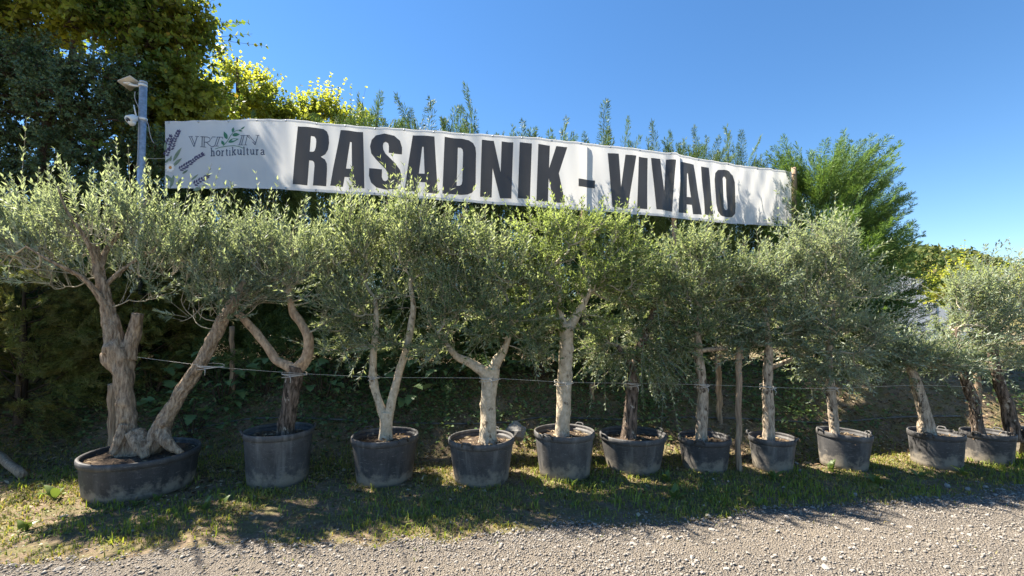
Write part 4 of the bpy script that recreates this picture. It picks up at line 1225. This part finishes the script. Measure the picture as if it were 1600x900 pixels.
# lavender corner
for (p, q) in (((120, 400), (222, 175)), ((85, 345), (130, 232)), ((235, 640), (505, 450)), ((395, 810), (565, 700)), ((62, 470), (110, 390))):
    g = Pr(); p, q = np.array(p, float), np.array(q, float); d = q - p; n = np.array((-d[1], d[0])) / np.linalg.norm(d); u_ = d / np.linalg.norm(d)
    k = int(np.linalg.norm(d) / 30)
    for i in range(k):
        c = p + d * i / k
        for s_ in (-1, 1):
            e = c + (u_ * 34 + n * s_ * (36 - 20 * i / k)) * rng.uniform(.8, 1.2)
            g.leaf(tuple(c + n * s_ * 4), tuple(e), 22, 0.004 + 0.0002 * (i % 3))
    g.leaf(tuple(q - u_ * 20), tuple(q + u_ * 14), 14)
    g.out('lavender_flower', M['lavender_print'])
g = Pr()
for p, q, w in (((150, 540), (255, 378), 42), ((150, 595), (262, 505), 40), ((380, 880), (545, 815), 44), ((110, 540), (130, 470), 26), ((60, 560), (110, 500), 24), ((360, 760), (450, 690), 22), ((270, 690), (330, 640), 24), ((70, 700), (160, 800), 40), ((160, 700), (120, 860), 40), ((250, 740), (220, 860), 40), ((60, 420), (65, 300), 30)):
    g.leaf(p, q, w)
g.out('printed_leaves', M['sage_print'])
g = Pr()
for k in range(11):
    a = 2 * math.pi * k / 11
    g.leaf((118 + 12 * math.cos(a), 612 + 12 * math.sin(a)), (118 + 62 * math.cos(a), 612 + 62 * math.sin(a)), 27, 0.0052 + 0.0002 * (k % 2))
da = g.out('printed_daisy', M['petal_print'])
g = Pr()
g.poly([(118 + 19 * math.cos(t), 612 + 19 * math.sin(t)) for t in np.linspace(0, 6.28, 14)[:-1]], 0.006)
oc = g.out('daisy_centre', M['orange_print'])
oc.parent = da

# posts and the line that hold the banner
for (x, y0, w, dd, lab) in ((1240, 262, 6.5, 0.05, 'square wooden post holding the right end of the banner'), (912, 226, 6, 0.09, 'wooden post behind the banner between K and the dash'),
                        (1053, 240, 6, 0.09, 'wooden post behind the banner at the second V')):
    D = banner_depth(min(x, 1236)) + dd
    tp = P(x, y0, D); zb = float(gheight(tp[0], D)) - 0.2
    mb = MB(); s = w * D / F
    n = 14
    pts = [(0.012 * math.sin(k * 1.1), 0, (tp[2] - zb) * k / n) for k in range(n + 1)]
    tube(mb, pts, [s * 0.66] * (n + 1), 4, True)
    o = link('wooden_post', mb.mesh('wooden_post', M['wood']), None, (tp[0], D, zb))
    tag(o, lab, 'post', 'wooden posts behind the banner')
mb = MB()
pts = [P(223, 247, 6.6)] + [banner_pt(258, 247)]
pl = [P(224, 247, 6.55), (P(224, 247, 6.55) + banner_pt(259, 247)) / 2 - np.array((0, 0, .01)), banner_pt(259, 247)]
tube(mb, pl, [0.003] * 3, 5)
o = link('tie_cord', mb.mesh('tie_cord', M['rope'], pl[0]), None, tuple(pl[0]))
tag(o, 'thin cord tying the left end of the banner to the metal pole', 'cord')

# ------------------------------------------------------------------ camera pole
D = 6.55
pb = P(221, 300, D); z0 = float(gheight(pb[0], D)) - 0.1
top = P(224, 130, D)
pole = thing('camera_pole', 'galvanised pole with security camera and small solar panel left of the banner', 'pole', (pb[0], D, z0))
po = np.array((pb[0], D, z0))
mb = MB(); tube(mb, [po, (po + top) / 2, top], [0.049] * 3, 18)
link('post', mb.mesh('post', M['steel'], po, True), pole)
mb = MB(); tube(mb, [top + (0, 0, -0.005), top + (0, 0, 0.022)], [0.053, 0.050], 18)
link('post_cap', mb.mesh('post_cap', M['steel'], po, True), pole)
mb = MB()
pc = P(200, 132, D - 0.02)
# panel: a thin tilted plate seen from underneath
c4 = [P(183, 127, D + 0.0), P(202, 119.5, D - .12), P(219, 131, D + .06), P(204, 143, D + .18)]
c4 = np.array(c4); cen = c4.mean(0)
nn = unit(np.cross(c4[1] - c4[0], c4[3] - c4[0]))
if nn[2] < 0: nn = -nn
mb.add(np.vstack([c4, c4 + nn * 0.022]), [(0, 1, 2, 3), (0, 4, 5, 1), (1, 5, 6, 2), (2, 6, 7, 3), (3, 7, 4, 0)])
mb.add(c4 + nn * 0.0222, [(3, 2, 1, 0)], None, 1)
sp = link('solar_panel', mb.mesh('solar_panel', [M['beige'], M['solar']], po), pole)
mb = MB(); tube(mb, [P(221, 135, D), P(208, 133.5, D - .03), cen - nn * 0.02], [0.016, 0.016, 0.02], 10)
box(mb, cen - nn * 0.012, (0.10, 0.08, 0.02))
link('panel_arm', mb.mesh('panel_arm', M['white_plastic'], po, True), pole)
for y in (134, 186.5):
    mb = MB(); p = P(223.3, y, D); tube(mb, [p - (0, 0, 0.018), p + (0, 0, 0.018)], [0.055, 0.055], 18)
    link('clamp', mb.mesh('clamp', M['white_plastic'], po, True), pole)
mb = MB()
a, b = P(213, 183, D - .06), P(203, 186, D - .16)
tube(mb, [P(221, 185, D - .03), a], [0.018, 0.02], 10); 
cb, ce = P(212, 184, D - .06), P(200, 187, D - .17)
ax = unit(ce - cb)
tube(mb, [cb, cb + ax * 0.01, cb + ax * 0.03, ce - ax * 0.01, ce], [0.02, 0.046, 0.055, 0.058, 0.052], 16)
camo = link('security_camera', mb.mesh('security_camera', M['white_plastic'], po, True), pole)
mb = MB(); p = P(206, 190, D - .12); tube(mb, [p, p - (0, 0, 0.03), p - (0, 0, 0.06)], [0.05, 0.047, 0.02], 14)
link('camera_dome', mb.mesh('camera_dome', M['white_plastic'], po, True), camo)
mb = MB(); tube(mb, [ce, ce + ax * 0.006], [0.034, 0.034], 14); link('lens', mb.mesh('lens', M['solar'], po), camo)
mb = MB(); tube(mb, [P(213, 182, D - .05), P(209, 164, D - .05)], [0.011, 0.007], 8); link('antenna', mb.mesh('antenna', M['white_plastic'], po, True), camo)
for pts in ([(211, 143), (210.5, 152), (213, 160), (217, 170), (216.5, 186)], [(228, 186), (232, 196), (234, 208), (237, 218), (241, 224)], [(217, 190), (216.5, 215), (216, 240), (215.5, 262)]):
    mb = MB(); cp, cr = catmull([P(x, y, D - .06) for x, y in pts], [0.0055] * len(pts), 4); tube(mb, cp, cr, 6)
    link('cable', mb.mesh('cable', M['cable'], po, True), pole)

# ------------------------------------------------------------------ stakes, wire, hose, log, rock
def stake(label, top, bot, D, w, lean=0):
    b = P(bot[0], bot[1], D); zb = float(gheight(b[0], D)) - 0.08
    t = P(top[0], top[1], D)
    mb = MB(); n = 12
    bb = np.array((b[0], D, zb))
    pts = [bb + (t - bb) * k / n + np.array((0.008 * math.sin(k * 1.7), 0.006 * math.cos(k * 2.3), 0)) for k in range(n + 1)]
    ph = rng.uniform(0, 9)
    tube(mb, pts, [w / 2 * D / F * (1.04 - 0.1 * k / n) for k in range(n + 1)], 10, True, 0, lambda tt, th, c: 1 + 0.10 * np.cos(2 * th + ph + 3 * tt) + 0.06 * np.cos(5 * th + 9 * tt))
    o = link('wooden_stake', mb.mesh('wooden_stake', M['wood'], bb, True), None, tuple(bb))
    return tag(o, label, 'stake', 'wooden stakes among the pots')
stake('upright rough wooden stake between the seventh and eighth pots', (1155, 541), (1153, 730), 4.9, 9.5)
stake('thin stake beside the dark leaning trunk near the right edge', (1527, 570), (1529, 700), POTS[10][1] + 0.28, 9)
stake('brown stake half hidden behind the thick left olive trunk', (176, 600), (180, 700), POTS[0][1] + 0.62, 15)
stake('shaded stake deep behind the fifth and sixth pots', (925, 600), (924, 690), 6.2, 8)
stake('dark stake standing in the shade behind the crooked pale olive', (1122, 555), (1124, 640), 6.0, 9)
stake('dark stake standing in the shade left of the dark forked olive', (362, 510), (364, 640), 6.2, 8)

WIRE = [(215, 558, 0), (300, 569, 0), (330, 573, 0), (462, 583, 1), (584, 589, 2), (630, 590, 2), (764, 591, 3), (881, 597, 4), (990, 599, 5), (1097, 601, 6), (1154, 603, 6), (1200, 605, 7), (1297, 607, 8), (1425, 602, 9), (1508, 604, 10)]
wp = []
for x, y, k in WIRE:
    wp.append(P(x, y, POTS[k][1] - 0.085))
cp, cr = catmull(wp, [0.0015] * len(wp), 6)
mb = MB(); tube(mb, cp, cr, 5)
wo = tuple(wp[0])
wire = link('support_wire', mb.mesh('support_wire', M['rope'], wo, True), None, wo)
tag(wire, 'thin pale wire strung from trunk to trunk along the olive row', 'wire')
for x, y, k, w in ((330, 573, 0, 33), (460, 585, 1, 34), (584, 590, 2, 16), (765, 592, 3, 31), (881, 598, 4, 28), (989, 600, 5, 26), (1097, 602, 6, 21), (1200, 605, 7, 22), (1297, 606, 8, 20)):
    D = POTS[k][1]; c = P(x, y, D); r = w / 2 * D / F * 1.06
    mb = MB()
    for q in range(3):
        th = np.linspace(0, 2 * math.pi, 17)
        tube(mb, np.stack([c[0] + r * np.cos(th), c[1] + r * np.sin(th), c[2] + 0.012 * (q - 1) + 0.014 * np.cos(th + q * 2)], 1), [0.0028] * 17, 5, False)
    tube(mb, [c + (0.01, -r, 0), c + (0.03, -r - 0.02, -0.03), c + (0.025, -r - 0.015, -0.07)], [0.003] * 3, 5)
    link('tie', mb.mesh('tie', M['rope'], wo, True), wire)

mb = MB()
hp = []
for x, y in ((255, 690), (300, 672), (345, 662), (395, 654), (470, 653), (560, 657), (690, 662), (790, 660), (850, 652), (960, 655), (1080, 652), (1180, 655), (1290, 660), (1400, 652), (1500, 650)):
    best = None
    for Dd in np.arange(4.9, 7.0, 0.02):
        p = P(x, y, Dd)
        e = abs(p[2] - float(gheight(p[0], Dd)) - 0.02)
        if best is None or e < best[0]: best = (e, p)
    hp.append(best[1])
cp, cr = catmull(hp, [0.011] * len(hp), 6)
tube(mb, cp, cr, 8)
o = link('irrigation_pipe', mb.mesh('irrigation_pipe', M['black_pipe'], hp[0], True), None, tuple(hp[0]))
tag(o, 'thin dark irrigation pipe lying on the bank behind the pots', 'pipe')

a, b = PG(-30, 690, 0.22), PG(40, 742, 0.03)
b[1] -= 0.02
mb = MB(); n = 8
pts = [a + (b - a) * k / n + np.array((0, 0, 0.006 * math.sin(k * 2.0))) for k in range(n + 1)]
tube(mb, pts, [0.042] * (n + 1), 12, True, 0, lambda t, th, c: 1 + 0.08 * np.cos(3 * th + 4 * t))
o = link('log', mb.mesh('log', M['wood'], b, True), None, tuple(b))
tag(o, 'pale barkless log leaning in from the left edge', 'log')

M['rock'] = plain_mat('grey rock', (0.26, 0.25, 0.23), 0.9, 0.2, 0.45, 25, 0, 0.6)
def stone_mesh(seed, k=2, flat=0.7, mat=None):
    bm = bmesh.new()
    bmesh.ops.create_icosphere(bm, subdivisions=k, radius=1.0)
    for v in bm.verts:
        q = v.co.normalized()
        f = 1 + 0.42 * noise.noise(q * 1.6 + Vector((seed * 7.1, 3, 1))) + 0.15 * noise.noise(q * 4 + Vector((seed, 0, 0)))
        v.co = Vector((q.x * f, q.y * f * 0.85, q.z * f * flat))
    me = bpy.data.meshes.new('stone'); bm.to_mesh(me); bm.free()
    me.materials.append(mat or M['stone'])
    return me
rk = P(806, 676, 5.15)
o = link('rock', stone_mesh(5, 3, 0.9, M['rock']), None, (rk[0], 5.2, 0.40)); o.scale = (0.12, 0.12, 0.12)
o.location.z = rk[2]
tag(o, 'grey rock wedged between the fourth and fifth pots', 'rock')
zz = float(gheight(rk[0], 5.2))

# loose stones big enough to tell apart
SM = [stone_mesh(k + 1, 1, 0.55) for k in range(6)]
big = [(130, 890), (92, 893), (20, 885), (135, 862), (207, 832), (100, 808), (470, 888), (560, 862), (735, 885), (805, 880), (905, 858), (990, 852), (1014, 853), (1045, 842), (925, 850), (1112, 830), (1120, 832), (1100, 793), (1107, 809), (1148, 798), (1207, 873), (1288, 878), (1290, 890), (1355, 830), (1340, 820), (1230, 808),
       (1335, 776), (1420, 826), (1445, 828), (1395, 772), (1480, 760), (1512, 765), (1540, 762), (1575, 785), (1590, 790), (1550, 788), (1245, 726), (1362, 702), (1395, 720), (1455, 728), (1250, 738), (1010, 800), (1138, 755), (1115, 752)]
for x, y in big:
    p = PG(x, y)
    z = float(gheight(p[0], p[1])) + 0.012
    o = link('stone', random.choice(SM), road, (p[0], p[1], z))
    s = rng.uniform(0.016, 0.036)
    o.scale = (s, s * rng.uniform(.7, 1), s * rng.uniform(.6, 1)); o.rotation_euler = (rng.normal() * .2, rng.normal() * .2, rng.uniform(0, 6.28))
for _ in range(170):
    x, y = rng.uniform(0, 1600), rng.uniform(790, 900)
    p = PG(x, y)
    if p[1] > edge_y(p[0]) - 0.02: continue
    o = link('stone', random.choice(SM), road, (p[0], p[1], float(road_z(p[0], p[1])) + 0.004))
    s = rng.uniform(0.010, 0.022)
    o.scale = (s, s * rng.uniform(.7, 1), s * rng.uniform(.6, 1)); o.rotation_euler = (rng.normal() * .25, rng.normal() * .25, rng.uniform(0, 6.28))

# the mass of fine gravel
def gravel():
    mb = MB()
    n = 62000
    x = rng.uniform(-150, 1750, n); y = 450 + 500 * rng.uniform(0.60, 1.0, n)
    X = rng.uniform(-4.5, 7.0, n * 3); Y = rng.uniform(2.35, 4.9, n * 3)
    e = edge_y(X)
    pr = np.where(Y < e, 1.0, np.exp(-(Y - e) / 0.14) * 0.28)
    vis = np.abs(X) < Y * 1.22 + 0.3
    patch = 0.55 + 0.6 * fbm(X, Y, 1.3, 7.0)
    g_ = e - Y
    patch = np.clip(patch, 0.38, 1) * np.where(X > 2.6, 0.85, 1) * (1 - 0.5 * np.exp(-((g_ - 0.42 - 0.06 * fbm(X, Y, 1.0)) / 0.13) ** 2))
    k = (rng.uniform(size=len(X)) < pr * patch) & vis
    X, Y = X[k], Y[k]
    N = len(X)
    base = np.array([(1, 0, 0), (0, 1, 0), (-1, 0, 0), (0, -1, 0), (0, 0, 1), (.1, .1, -0.6)])
    v = base[None] + rng.normal(size=(N, 6, 3)) * 0.24
    s = np.exp(rng.normal(math.log(0.0062), 0.45, N)).clip(0.003, 0.020)
    a = rng.uniform(0, 6.28, N)
    v = v * (s[:, None] * np.array((1, .8, .62))[None])[:, None, :]
    ca, sa = np.cos(a)[:, None], np.sin(a)[:, None]
    vx = v[..., 0] * ca - v[..., 1] * sa; vy = v[..., 0] * sa + v[..., 1] * ca
    v = np.stack([vx + X[:, None], vy + Y[:, None], v[..., 2] + (gheight(X, Y) + np.where(Y < edge_y(X), 0.012 + 0.014 * fbm(X, Y, 1.6, 5.0) * smooth(0.0, 0.4, edge_y(X) - Y), 0.0) + s * 0.25)[:, None]], -1)
    f = np.array([(0, 1, 4), (1, 2, 4), (2, 3, 4), (3, 0, 4), (1, 0, 5), (2, 1, 5), (3, 2, 5), (0, 3, 5)])
    mb.add(v.reshape(-1, 3), None, (np.arange(N)[:, None, None] * 6 + f[None]).reshape(-1, 3))
    o = link('gravel', mb.mesh('gravel', M['stone']), road)
    tag(o, kind='stuff')
gravel()

# ------------------------------------------------------------------ grass, litter, weeds
def blades(name, label, n, mat, hmin, hmax, maskf, seed, wid=0.004):
    X = rng.uniform(-6.5, 8.5, n * 5); Y = rng.uniform(2.7, 6.2, n * 5)
    k = rng.uniform(size=len(X)) < maskf(X, Y)
    X, Y = X[k][:n], Y[k][:n]; N = len(X)
    a = rng.uniform(0, 6.28, N); lean = rng.uniform(0.15, 1.1, N)
    h = rng.uniform(hmin, hmax, N)
    z = gheight(X, Y)
    dirx, diry = np.cos(a), np.sin(a)
    px, py = -diry, dirx
    w = wid * rng.uniform(.6, 1.3, N)
    b = np.stack([X, Y, z - 0.004], 1); d = np.stack([dirx, diry, np.zeros(N)], 1); s = np.stack([px, py, np.zeros(N)], 1) * w[:, None]
    up_ = np.array((0, 0, 1.0))
    m_ = b + d * (h * lean * 0.30)[:, None] + up_ * (h * 0.62)[:, None]
    t = b + d * (h * lean * 0.95)[:, None] + up_ * (h * (1.0 - 0.28 * lean))[:, None]
    v = np.stack([b - s, b + s, m_ + s * .75, m_ - s * .75, t], 1).reshape(-1, 3)
    i = np.arange(N)[:, None] * 5
    mb = MB(); mb.add(v, i + np.array([[0, 1, 2, 3]]), i + np.array([[3, 2, 4]]))
    o = link(name, mb.mesh(name, mat))
    return tag(o, label, 'grass', kind='stuff')

def strip(X, Y):
    e = edge_y(X); yb = 5.25 + 0.07 * np.maximum(X, 0)
    return smooth(-0.10, 0.16, Y - e) * (1 - smooth(-0.05, 0.55, Y - yb))
def vis(X, Y): return (np.abs(X) < Y * 1.25 + 0.4)
blades('dry_grass', 'short dry brownish grass on the verge in front of the pots', 42000, M['grass'], 0.012, 0.055,
       lambda X, Y: strip(X, Y) * vis(X, Y) * np.clip(0.42 + 0.9 * fbm(X, Y, 2.4, 3.0) + 0.5 * fbm(X, Y, 9.0, 1.0), 0.05, 1), 1)
def greenmask(X, Y):
    cen = np.where(X < -2.2, 0.8, np.where(X > 0.1, 1.0, 0.28))
    return strip(X, Y) * vis(X, Y) * cen * np.clip(fbm(X, Y, 1.9, 9.0) * 1.4 + 0.1 + 0.8 * fbm(X, Y, 8.0, 4.0), 0, 1) * (1 - 0.6 * smooth(0.5, 1.2, Y - edge_y(X)))
blades('green_grass', 'fresh green grass tufts along the edge of the gravel', 15000, M['grass_green'], 0.02, 0.10, greenmask, 2, 0.0045)
blades('edge_grass', 'sparse short grass creeping into the gravel track', 3200, M['grass'], 0.015, 0.05,
       lambda X, Y: vis(X, Y) * (Y < edge_y(X)) * np.clip(np.exp(-(edge_y(X) - Y) / 0.15) * 0.6 + 0.35 * (fbm(X, Y, 1.4, 21.0) > 0.55) * (X > 1), 0, 1), 3)

def litter(name, label, n, y0, y1, mat, ll, ww, mask):
    X = rng.uniform(-6.5, 9.0, n * 4); Y = rng.uniform(y0, y1, n * 4)
    k = rng.uniform(size=len(X)) < mask(X, Y)
    X, Y = X[k][:n], Y[k][:n]; N = len(X)
    pos = np.stack([X, Y, gheight(X, Y) + 0.008 + (rng.uniform(0, 0.14, N) if name == 'bank_ivy' else 0)], 1)
    d = rng.normal(size=(N, 3)); d[:, 2] *= 0.3
    nn = np.array((0, 0, 1.0)) + rng.normal(size=(N, 3)) * 0.45
    mb = MB(); kites(mb, pos, d, nn, rng.uniform(*ll, N), rng.uniform(*ww, N), 0.2, 0.15)
    o = link(name, mb.mesh(name, mat))
    return tag(o, label, 'ivy' if name == 'bank_ivy' else 'leaf litter', kind='stuff')
litter('leaf_litter', 'brown fallen leaves and debris on the bank under the trees', 22000, 3.4, 7.2, M['litter'], (.02, .075), (.008, .035), lambda X, Y: vis(X, Y) * (0.16 * smooth(0.0, 0.3, Y - edge_y(X)) + 0.84 * smooth(0.6, 1.4, Y - edge_y(X))))
litter('ground_cover', 'small green weeds creeping over the verge and bank', 13000, 3.0, 6.6, M['weed'], (.010, .030), (.008, .020), lambda X, Y: vis(X, Y) * strip(X, Y) * np.clip(0.2 + fbm(X, Y, 2.9, 14.0), 0.03, 1))
litter('bank_ivy', 'dark creeping leaves covering the shaded bank behind the pots', 22000, 5.2, 7.4, M['fig'], (.03, .075), (.025, .055), lambda X, Y: vis(X, Y) * smooth(-0.1, 0.7, Y - 5.35 - 0.07 * np.maximum(X, 0)) * np.clip(0.75 - 0.12 * X + 0.9 * fbm(X, Y, 1.7, 31.0), 0.04, 1))
litter('dry_straw', 'pale dry straw and twigs scattered on the verge', 6000, 3.0, 6.6, M['litter'], (.04, .12), (.003, .006), lambda X, Y: vis(X, Y) * smooth(-0.1, 0.3, Y - edge_y(X)))

def leaf_part(kind):
    """one weed or shrub leaf, base at the origin, along +Y, 1 long"""
    mb = MB()
    if kind == 'dock':
        t = np.linspace(0, 1, 7); w = np.array([.03, .16, .21, .20, .16, .09, .0])
    else:
        t = np.linspace(0, 1, 9); w = np.array([.04, .30, .46, .22, .40, .20, .24, .12, .0])
    z = 0.16 * np.sin(t * 2.6) - 0.10 * t * t
    v = []
    for a, b, c in zip(t, w, z):
        v += [(-b, a, c + 0.35 * b * 0.5), (0, a, c - 0.02), (b, a, c + 0.35 * b * 0.5)]
    n = len(t); q = []
    for i in range(n - 1):
        q += [(i * 3, i * 3 + 1, i * 3 + 4, i * 3 + 3), (i * 3 + 1, i * 3 + 2, i * 3 + 5, i * 3 + 4)]
    mb.add(v, q)
    return mb.mesh('leaf', M['weed'] if kind == 'dock' else M['fig'], smooth_shade=True)
DOCK, FIG = leaf_part('dock'), leaf_part('fig')
WEEDS = [(85, 782, 5, .16, 'broad-leaved weed with one long pale leaf left of the first pot'), (212, 790, 4, .08, 'small bright weed in front of the first pot'), (246, 783, 4, .08, 'small bright weed in front of the right half of the first pot'),
         (320, 795, 6, .11, 'bright green weed between the first and second pots'), (345, 788, 4, .09, 'small leafy weed left of the second pot'), (548, 805, 3, .09, 'low round-leaved weed in front of the second and third pots'),
         (683, 790, 4, .08, 'low weed on the verge between the third and fourth pots'), (893, 762, 5, .13, 'upright light green weed at the foot of the fifth pot'), (1042, 752, 6, .15, 'tall leafy weed right of the sixth pot'),
         (1052, 778, 7, .13, 'spreading weed on the grass in front of the sixth and seventh pots'), (1210, 748, 6, .16, 'large-leaved weed in front of the small pot right of the stake'), (1300, 738, 5, .14, 'leafy weed at the foot of the tilted pot'),
         (1370, 758, 7, .15, 'dark leafy weed right of the tilted pot'), (1505, 742, 6, .13, 'sunlit weed in front of the second pot from the right'), (835, 790, 3, .09, 'thin upright weed left of the fifth pot'), (1010, 770, 4, .07, 'tiny pale weed in the middle of the verge'),
         (40, 830, 5, .12, 'low weed near the left edge at the gravel'), (1183, 790, 6, .08, 'small yellowish weed by the gravel below the stake'), (895, 790, 5, .08, 'low tuft of weed leaves below the fifth pot'), (1440, 745, 4, .10, 'small weed below the whitish leaning trunk')]
for x, y, n, s, lab in WEEDS:
    p = PG(x, y); z = float(gheight(p[0], p[1]))
    root = thing('weed_plant', lab, 'weed', (p[0], p[1], z), 'broad-leaved weeds on the verge')
    a0 = rng.uniform(0, 6.28)
    for k in range(n):
        o = link('leaf', DOCK, root)
        ss = s * rng.uniform(.6, 1.2)
        o.scale = (ss * rng.uniform(.8, 1.2), ss, ss)
        o.rotation_euler = (rng.uniform(0.35, 1.15), 0, a0 + k * 2.4 + rng.uniform(-.3, .3))
        o.location = (rng.normal() * 0.01, rng.normal() * 0.01, 0.0)

SHR = [(770, 590, 6.6, .5, .55, 'shaded low shrub behind the stout cream trunk'), (840, 600, 6.5, .45, .5, 'low dark shrub between the fourth and fifth olives'), (935, 600, 6.7, .5, .55, 'dark shrub behind the fifth and sixth olives'), (1045, 595, 6.8, .5, .55, 'low shrub in shade left of the crooked pale olive'), (1240, 585, 7.2, .55, .55, 'dark shrub on top of the bank right of the small pot'), (1350, 590, 7.4, .55, .5, 'dark shrub on the bank behind the tilted pot'), (640, 615, 6.0, .45, .5, 'leafy shrub behind the right limb of the V-forked olive'),
       (300, 640, 5.7, .55, .75, 'shaded broad-leaved shrub right of the first pot'), (350, 600, 6.1, .6, .9, 'dark leafy shrub behind the gap left of the second pot'), (410, 590, 6.2, .55, .85, 'leafy shrub behind the second pot'),
       (505, 600, 6.1, .55, .85, 'broad-leaved shrub showing between the second and third pots'), (550, 585, 6.3, .55, .8, 'dark shrub behind the left limb of the V-forked olive'), (690, 610, 6.3, .45, .6, 'low shrub in the shade behind the fourth pot'),
       (240, 600, 6.2, .5, .8, 'shaded shrub glimpsed between the two thick olive trunks')]
for x, y, D, rr, hh, lab in SHR:
    p = P(x, y, D); z = float(gheight(p[0], D))
    root = thing('leafy_shrub', lab, 'shrub', (p[0], D, z - 0.02), 'broad-leaved shrubs under the hedge')
    st = MB()
    for k in range(36):
        a = rng.uniform(0, 6.28); q = rr * math.sqrt(rng.uniform(0.05, 1)); zt = hh * rng.uniform(0.25, 1.0) * (1.1 - 0.4 * q / rr)
        e = np.array((q * math.cos(a), q * math.sin(a) * 0.8, zt))
        if k % 2 == 0:
            tube(st, [(e[0] * .1, e[1] * .1, 0), (e[0] * .4, e[1] * .4, zt * .65), tuple(e)], [0.008, 0.005, 0.003], 4, False)
        o = link('leaf', FIG, root)
        ss = rng.uniform(.11, .20)
        o.scale = (ss, ss, ss); o.location = tuple(e)
        o.rotation_euler = (rng.uniform(-0.7, 0.5), rng.uniform(-.4, .4), a - math.pi / 2 + rng.uniform(-.8, .8))
    link('stems', st.mesh('stems', M['conifer_bark'], smooth_shade=True), root)

# ------------------------------------------------------------------ polytunnel at right
M['film'], _nt, _out = new_mat('white greenhouse film')
_p = principled(_nt, None, ramp(_nt, tex_noise(_nt, 1.2, 4).outputs[0], [(0.3, (0.66, 0.69, 0.72)), (0.7, (0.76, 0.78, 0.80))]), 0.4, 0.35)
_tr = _nt.nodes.new('ShaderNodeBsdfTranslucent'); _tr.inputs[0].default_value = (0.74, 0.77, 0.80, 1)
_mx = _nt.nodes.new('ShaderNodeMixShader'); _mx.inputs[0].default_value = 0.5
_nt.links.new(_p.outputs[0], _mx.inputs[1]); _nt.links.new(_tr.outputs[0], _mx.inputs[2]); _nt.links.new(_mx.outputs[0], _out.inputs[0])
def polytunnel():
    D, hw, hh, ln = 28.0, 8.0, 4.6, 18.0
    cx = (1352 - 800) / F * D
    root = thing('greenhouse', 'white film polytunnel with rounded end beyond the olives at right', 'greenhouse', (cx, D, 0))
    th = np.linspace(0, math.pi, 33)
    arc = np.stack([-hw * np.cos(th), np.zeros(33), hh * np.sin(th)], 1)
    mb = MB(); k = np.arange(32)
    v = np.vstack([arc, arc + (0, ln, 0)])
    mb.add(v, np.stack([k, k + 1, k + 34, k + 33], 1))
    link('cover', mb.mesh('cover', M['film'], smooth_shade=True), root)
    mb = MB(); v = np.vstack([arc * (0.995, 1, 0.995) + (0, 0.05, 0), [(0, 0.05, 0)]])
    mb.add(v, None, np.stack([k, k + 1, np.full(32, 33)], 1))
    link('end_wall', mb.mesh('end_wall', M['film']), root)
    for y in np.arange(0, ln + 0.1, 3.0):
        hb = MB(); tube(hb, arc * (1.004, 1, 1.004) + (0, y, 0), [0.04] * 33, 6)
        link('hoop', hb.mesh('hoop', M['steel'], smooth_shade=True), root)
    for x in (-4.5, -1.5, 1.5, 4.5):
        sb = MB(); box(sb, (x, -0.02, hh * math.sqrt(1 - (x / hw) ** 2) / 2), (0.09, 0.09, hh * math.sqrt(1 - (x / hw) ** 2)))
        link('end_stud', sb.mesh('end_stud', M['steel']), root)
    db = MB(); box(db, (0, -0.03, 1.2), (2.6, 0.06, 2.4)); link('door', db.mesh('door', M['wall_grey']), root)
polytunnel()
